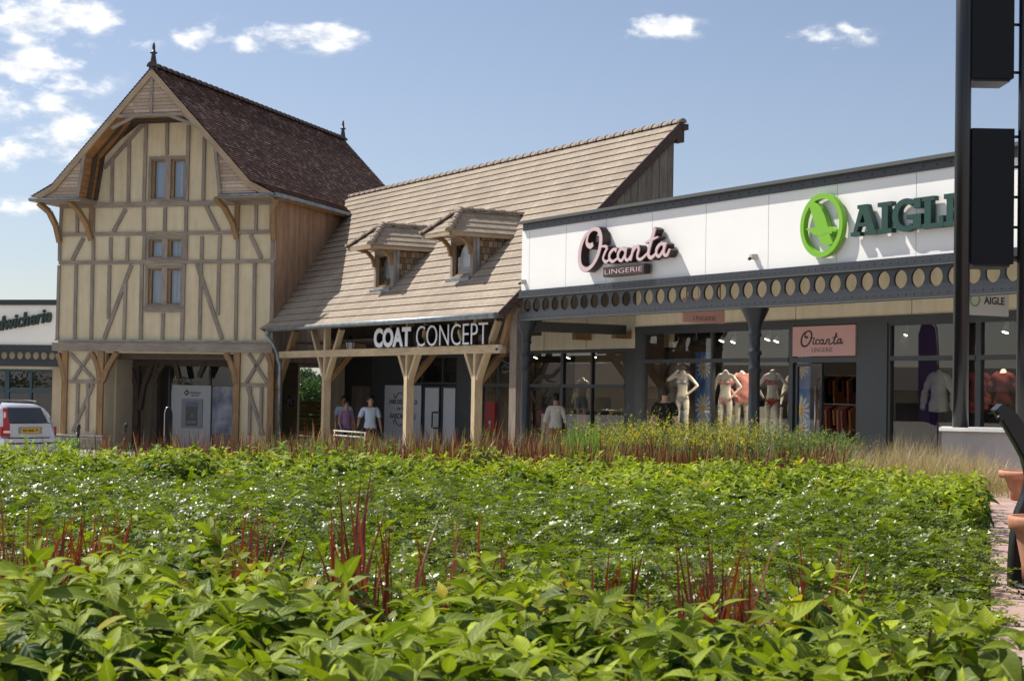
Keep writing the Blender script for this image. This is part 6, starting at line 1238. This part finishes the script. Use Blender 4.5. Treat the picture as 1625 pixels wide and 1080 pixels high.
o = acc.out('dogwood_hedge', M['leaf'], None, RW); RW.clear(); tag(o, 'low band of yellow green dogwood shrubs behind the small leaved ground cover', 'shrubs', kind='stuff')
# honeysuckle ground cover
X, Y = jitgrid(-4.6, 3.4, 2.6, 12.2, .082); m_ = (Y > front_back(X, Y)-.25) & (Y < rb_front(X)+.25) & (np.abs(X) < SLX(Y)+.15) & (X < EDGE(Y)+.05+.08*np.sin(Y*7)); X, Y = X[m_], Y[m_]
n = len(X); hz = 1.09+.06*fbm(X, Y, 1.3, 7.)+.10*(.5-2.2*np.abs(fbm(X, Y, 1.9, 1.)))+.07*fbm(X, Y, 4.5, 4.); dg = np.clip((EDGE(Y)+.02-X)/.45, 0, 1); hz = (hz-.85)*(.35+.65*dg**.6)+.85; hz -= .07*np.clip((Y-8)/3, 0, 1)
acc = Acc(); Kp = 14
for layer, dz in enumerate((0.02, -.035, -.085)):
    k_ = RNG.uniform(size=n) < (.8, 1., .8)[layer]; x, y = X[k_]+RNG.uniform(-.04, .04, k_.sum()), Y[k_]+RNG.uniform(-.04, .04, k_.sum()); N_ = len(x); a = RNG.normal(-.9, 1.3, N_); el = RNG.normal(.34, .28, N_); L = RNG.uniform(.15, .27, N_)
    d = np.stack([np.cos(a)*np.cos(el), np.sin(a)*np.cos(el), np.sin(el)], 1); sd = norm(np.cross(d, np.array([0, 0, 1.]))); up = np.cross(sd, d); p0 = np.stack([x, y, hz[k_]+dz+RNG.uniform(-.02, .02, N_)], 1)-d*(L*.5)[:, None]; tint = RNG.uniform(0, 1, N_)
    far = (y > 7)
    for j in range(Kp):
        t = (j+.5)/Kp; droop = .9*t*t; pj = p0+d*(L*t)[:, None]; pj[:, 2] -= L*droop*.35
        for s in (-1, 1):
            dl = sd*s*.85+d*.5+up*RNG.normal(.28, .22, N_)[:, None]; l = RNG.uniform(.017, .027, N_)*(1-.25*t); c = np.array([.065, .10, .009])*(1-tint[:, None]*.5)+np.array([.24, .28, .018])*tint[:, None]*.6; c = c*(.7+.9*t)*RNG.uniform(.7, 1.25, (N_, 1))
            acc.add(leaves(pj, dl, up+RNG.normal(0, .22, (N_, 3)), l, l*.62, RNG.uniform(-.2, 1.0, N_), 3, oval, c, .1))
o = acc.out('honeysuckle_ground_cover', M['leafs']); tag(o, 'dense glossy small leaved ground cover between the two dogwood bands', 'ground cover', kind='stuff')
# grass blades
def blades(acc, bx_, by_, bz_, L, wd, lean, c0, c1, rows=6, az=None, curlr=(.1, .7)):
    n = len(bx_); az = RNG.uniform(0, 2*pi, n) if az is None else az; out_ = np.stack([np.cos(az), np.sin(az), np.zeros(n)], 1); d = out_*np.sin(lean)[:, None]+np.array([0, 0, 1.])*np.cos(lean)[:, None]; up = -out_*np.cos(lean)[:, None]+np.array([0, 0, 1.])*np.sin(lean)[:, None]
    # random facing of the blade plane
    rot = RNG.uniform(-.9, .9, n); sd = np.cross(d, up); up = up*np.cos(rot)[:, None]+sd*np.sin(rot)[:, None]
    acc.add(leaves(np.stack([bx_, by_, bz_], 1), d, up, L, wd, -RNG.uniform(*curlr, n), rows, lambda t: (1-t**2.2)*.92+.03, c0, .2, c1))
def redcols(n): k = RNG.uniform(0, 1, (n, 1)); k2 = RNG.uniform(.55, 1.2, (n, 1)); base = np.array([.14, .13, .03])*(1-k)+np.array([.20, .05, .02])*k; tip = (np.array([.23, .022, .017])*(1-k)+np.array([.15, .012, .02])*k)*k2; return base, tip
CLM = [(5, 815, 9, .12), (22, 778, 4, .05), (62, 775, 6, .05), (85, 805, 8, .07), (140, 800, 14, .10), (172, 785, 5, .05), (388, 752, 12, .06), (398, 790, 8, .08), (335, 830, 3, .05), (562, 735, 9, .04), (590, 770, 12, .07), (612, 800, 7, .07), (735, 790, 5, .04), (765, 808, 5, .05), (712, 830, 4, .06), (955, 862, 5, .05), (990, 865, 6, .06), (1115, 850, 8, .06), (1150, 818, 16, .08), (1188, 830, 12, .08), (1285, 845, 8, .06), (1325, 855, 10, .07)]
groups = [CLM[0:3], CLM[3:6], CLM[6:9], CLM[9:12], CLM[12:15], CLM[15:17], CLM[17:20], CLM[20:22]]
where = ['at the far left edge', 'left of centre behind the dogwood, leaning right', 'upright, third clump from the left', 'tallest clump of all with a spike reaching the rear band', 'sparse clump just right of the tallest one', 'short dark sparse clump right of the middle', 'dense wide clump on the right', 'rightmost clump of the front row']
for gi, grp in enumerate(groups):
    acc = Acc(); x0 = np.mean([c[0] for c in grp])
    for (x, yt, n, sp) in grp:
        P = at_z(x, yt, 1.3); Yc = front_back((x-812)/2600*3.6, 0)+.30+RNG.uniform(-.05, .1); P = at_Y(x, yt, Yc); b0 = ground_z(P[0], Yc)+.03; H_ = P[2]-b0; n = int(n*(2.0 if x > 200 else 3.0))
        bx_ = P[0]+RNG.normal(0, sp*.35, n); by_ = Yc+RNG.normal(0, .05, n); L = H_*RNG.uniform(.68, 1.02, n); L[0] = H_*1.04; c0, c1 = redcols(n); lean = np.abs(RNG.normal(.05, .24, n)); lean[0] = .03; az = np.where(bx_ > P[0], RNG.normal(0, .9, n), RNG.normal(pi, .9, n))
        blades(acc, bx_, by_, np.full(n, b0), L, RNG.uniform(.010, .018, n), lean, c0, c1, 7, az, (.05, .9))
    r = acc.out('red_grass_clump', M['blade']); tag(r, 'red tipped grass clump '+where[gi], 'grass clump', 'red grass clumps in the ground cover')
# rear red grass
acc = Acc()
def redrear(k):
    a, b_ = redcols(k); q = RNG.uniform(0, 1, (k, 1)); dry = q > .78; grn_ = q < .18
    a = a*.8; b_ = b_*np.array([.75, .95, 1.1]); b_ = np.where(dry, np.array([.42, .24, .15]), b_); b_ = np.where(grn_, np.array([.16, .20, .05]), b_); return a, b_
def band(x0, x1, Y0, Y1, yt, n, acc, kind):
    for _ in range(n):
        x = random.uniform(x0, x1); Yc = random.uniform(Y0, Y1); P = at_Y(x, yt(x)+random.uniform(-7, 9), Yc); b0 = ground_z(P[0], Yc)+.02; H_ = max(.2, P[2]-b0); k = kind['n']; bx_ = P[0]+RNG.normal(0, kind['r'], k); by_ = Yc+RNG.normal(0, kind['r'], k)
        c0, c1 = kind['c'](k); blades(acc, bx_, by_, np.full(k, b0), H_*RNG.uniform(.5, 1.03, k), RNG.uniform(*kind['w'], k), np.abs(RNG.normal(0, kind['l'], k)), c0, c1, 5, None, kind['curl'])
red = dict(n=15, r=.07, c=redrear, w=(.010, .019), l=.36, curl=(.05, 1.0))
band(500, 900, 14.5, 17, lambda x: 688-(6 if 640 < x < 900 else 0)+8*sin(x*.11)-10, 150, acc, red); band(900, 1340, 13.2, 14.6, lambda x: 692+(x-900)*.03+8*sin(x*.09)-8, 120, acc, red); band(150, 500, 13.5, 16, lambda x: 688+7*sin(x*.1)-9, 40, acc, red); band(60, 160, 13.5, 15, lambda x: 692, 7, acc, red); band(255, 300, 14, 15, lambda x: 668, 4, acc, red); band(370, 440, 14, 15, lambda x: 676, 12, acc, red)
o = acc.out('red_grass', M['blade']); tag(o, 'band of dark red blood grass behind the rear dogwood', 'grass', kind='stuff')
def tan(k): q = RNG.uniform(0, 1, (k, 1)); return np.array([.30, .22, .11])*(1-q)+np.array([.20, .2, .08])*q, np.array([.52, .375, .25])*RNG.uniform(.7, 1.1, (k, 1))
acc = Acc(); tk = dict(n=44, r=.16, c=tan, w=(.003, .0055), l=.45, curl=(.2, 1.7)); band(1350, 1590, 13., 16, lambda x: 694-14*math.exp(-((x-1445)/45)**2)+ (0 if x < 1500 else (x-1500)*.25), 85, acc, tk); o = acc.out('dry_grass', M['blade']); tag(o, 'pale dry feathery grass in front of the concrete plinth', 'grass', kind='stuff')
def grn(k): q = RNG.uniform(0, 1, (k, 1)); return np.array([.10, .13, .05])*np.ones((k, 1)), (np.array([.28, .30, .14])*(1-q)+np.array([.42, .36, .22])*q)
acc = Acc(); band(440, 640, 19.5, 22, lambda x: 681, 75, acc, dict(n=70, r=.16, c=grn, w=(.004, .008), l=.4, curl=(.3, 1.3))); o = acc.out('feather_grass', M['blade']); tag(o, 'grey green feather grass before the barn posts', 'grass', kind='stuff')
def lily(k): return np.array([.07, .15, .02])*np.ones((k, 1)), np.array([.15, .32, .04])*RNG.uniform(.7, 1.2, (k, 1))
acc = Acc(); band(905, 948, 15.5, 16.2, lambda x: 655+abs(x-925)*.6, 6, acc, dict(n=22, r=.10, c=lily, w=(.014, .024), l=.3, curl=(.1, .8))); o = acc.out('lily_clump', M['blade']); tag(o, 'clump of fresh green strap leaves rising above the red grass', 'plant')
# yellow flowering shrub mass: leafy wands
def wands(x0, x1, Y0, Y1, yt, n, acc, yel, base=(.12, .155, .055)):
    W_ = []
    for _ in range(n):
        x = random.uniform(x0, x1); Yc = random.uniform(Y0, Y1); P = at_Y(x, yt(x)+random.uniform(-6, 16)+9*mnoise.noise((x*.03, Yc*.8, 0)), Yc); b0 = ground_z(P[0], Yc)+.05; W_.append((P[0], Yc, b0, P[2], 1. if random.random() < yel(x) else 0.))
    W_ = np.array(W_); n = len(W_); az = RNG.uniform(0, 2*pi, n); K = 34; lean = np.abs(RNG.normal(0, .42, n)); H_ = W_[:, 3]-W_[:, 2]
    for j in range(K):
        t = .25+.75*(j+.5)/K; p = np.stack([W_[:, 0]+np.cos(az)*H_*t*t*lean, W_[:, 1]+np.sin(az)*H_*t*t*lean, W_[:, 2]+H_*t], 1); a = RNG.uniform(0, 2*pi, n); e_ = RNG.normal(.7, .3, n); d = np.stack([np.cos(a)*np.cos(e_), np.sin(a)*np.cos(e_), np.sin(e_)], 1)
        c = np.array(base)*RNG.uniform(.6, 1.7, (n, 1)); c = np.where(((W_[:, 4] > .5) & (RNG.uniform(size=n) < .5) & (t > .68))[:, None], np.array([.55, .43, .03])*RNG.uniform(.7, 1.2, (n, 1)), c); l = RNG.uniform(.03, .06, n)*(1.15-.6*t)
        acc.add(leaves(p, d, np.tile([0, 0, 1.], (n, 1))+RNG.normal(0, .4, (n, 3)), l, l*.42, RNG.uniform(0, .6, n), 3, oval, c))
acc = Acc(); yl = lambda x: .75 if 940 < x < 1215 else .12
wands(890, 1320, 16.6, 19.5, lambda x: 672+ (12 if x > 1240 else 0)+(10 if x < 920 else 0), 980, acc, yl); wands(930, 1240, 17., 19., lambda x: 648, 55, acc, yl); wands(1225, 1350, 14.6, 16, lambda x: 690, 200, acc, lambda x: 0); o = acc.out('flowering_shrubs', M['flower']); tag(o, 'yellow flowering feathery shrubs in front of the lingerie window', 'shrubs', kind='stuff')
acc = Acc(); wands(435, 640, 13.5, 16, lambda x: 702, 50, acc, lambda x: 0, (.14, .24, .04)); wands(88, 122, 13.8, 14.3, lambda x: 692, 26, acc, lambda x: .0, (.2, .3, .09)); wands(0, 440, 17, 19.5, lambda x: 707, 200, acc, lambda x: 0, (.08, .15, .04)); o = acc.out('low_green_shrubs', M['flower']); tag(o, 'low soft green shrubs between the dogwood and the car park', 'shrubs', kind='stuff')
# trees beyond the passage
def tree(label, X, Y, gz, h, r, nm, col, sx=1., conifer=False, n=2600):
    t = thing(nm, label, 'tree', G, (X, Y, gz), 'trees behind the shops'); OFF[t.name] = V(0, 0, 0); g = MB(); g.tube([(0, 0, 0), (.05, 0, h*.5), (0, .05, h*.93)], [r*.09, r*.06, .03], 8)
    for k in range(9): a = k*2.4; z = h*(.25+.07*k); g.tube([(0, 0, z), (r*.7*cos(a), r*.7*sin(a), z+h*.14)], [.06, .02], 6)
    g.build('trunk', M['oakdk'], t); acc = Acc(); cl = 46; cc = []
    for i in range(cl):
        zz = random.uniform(.12, 1.); rr = r*(1-zz*.85)*random.uniform(.5, 1.) if conifer else r*sqrt(max(.05, 1-((zz-.5)/.52)**2))*random.uniform(.4, 1.); a = random.uniform(0, 2*pi); cc.append((rr*cos(a), rr*sin(a), h*zz, r*random.uniform(.22, .4)))
    cc = np.array(cc); idx = RNG.integers(0, cl, n); q = norm(RNG.normal(size=(n, 3)))*RNG.uniform(.4, 1, (n, 1))**.5; p = cc[idx, :3]+q*cc[idx, 3:4]; c = np.array(col)*RNG.uniform(.5, 1.5, (n, 1)); l = RNG.uniform(.12, .3, n)*r/2.2
    acc.add(leaves(p, RNG.normal(size=(n, 3))+np.array([0, 0, .1]), RNG.normal(size=(n, 3)), l, l*(.3 if conifer else .55), RNG.uniform(0, .8, n), 3, oval, c)); acc.out('crown', M['tree'], t); return t
for i, (x, Y, yt, r, cf, lab) in enumerate(((482, 74, 590, 1.1, True, 'dark spiky conifer at the left of the passage opening'), (497, 82, 600, 1.4, True, 'dark conifer in the middle of the passage opening'), (512, 78, 618, 1.7, False, 'bushy green tree at the right of the passage opening'), (470, 80, 600, 1.8, False, 'bushy tree mostly hidden by the beige pier'), (490, 72, 612, 1.9, False, 'low broad bush above the wooden screen panel'))):
    P = at_Y(x, yt, Y); tree(lab, P[0], Y, -.6, P[2]+.6, r, 'conifer_tree' if cf else 'broadleaf_tree', (.035, .07, .03) if cf else (.05, .10, .03), conifer=cf, n=5200)
for i in range(26):   # far tree line left of the view, mirrored in the shop glass
    a = radians(50+i*3.4); D = 190+25*sin(i*1.9); tree('tree %d of the far tree line left of the square' % (i+1), -D*sin(a), D*cos(a), -1.5, 5+1.8*sin(i*2.3), 5.5, 'broadleaf_tree', (.05, .085, .03), n=700)['label'] = 'broad tree in the far tree line left of the square'
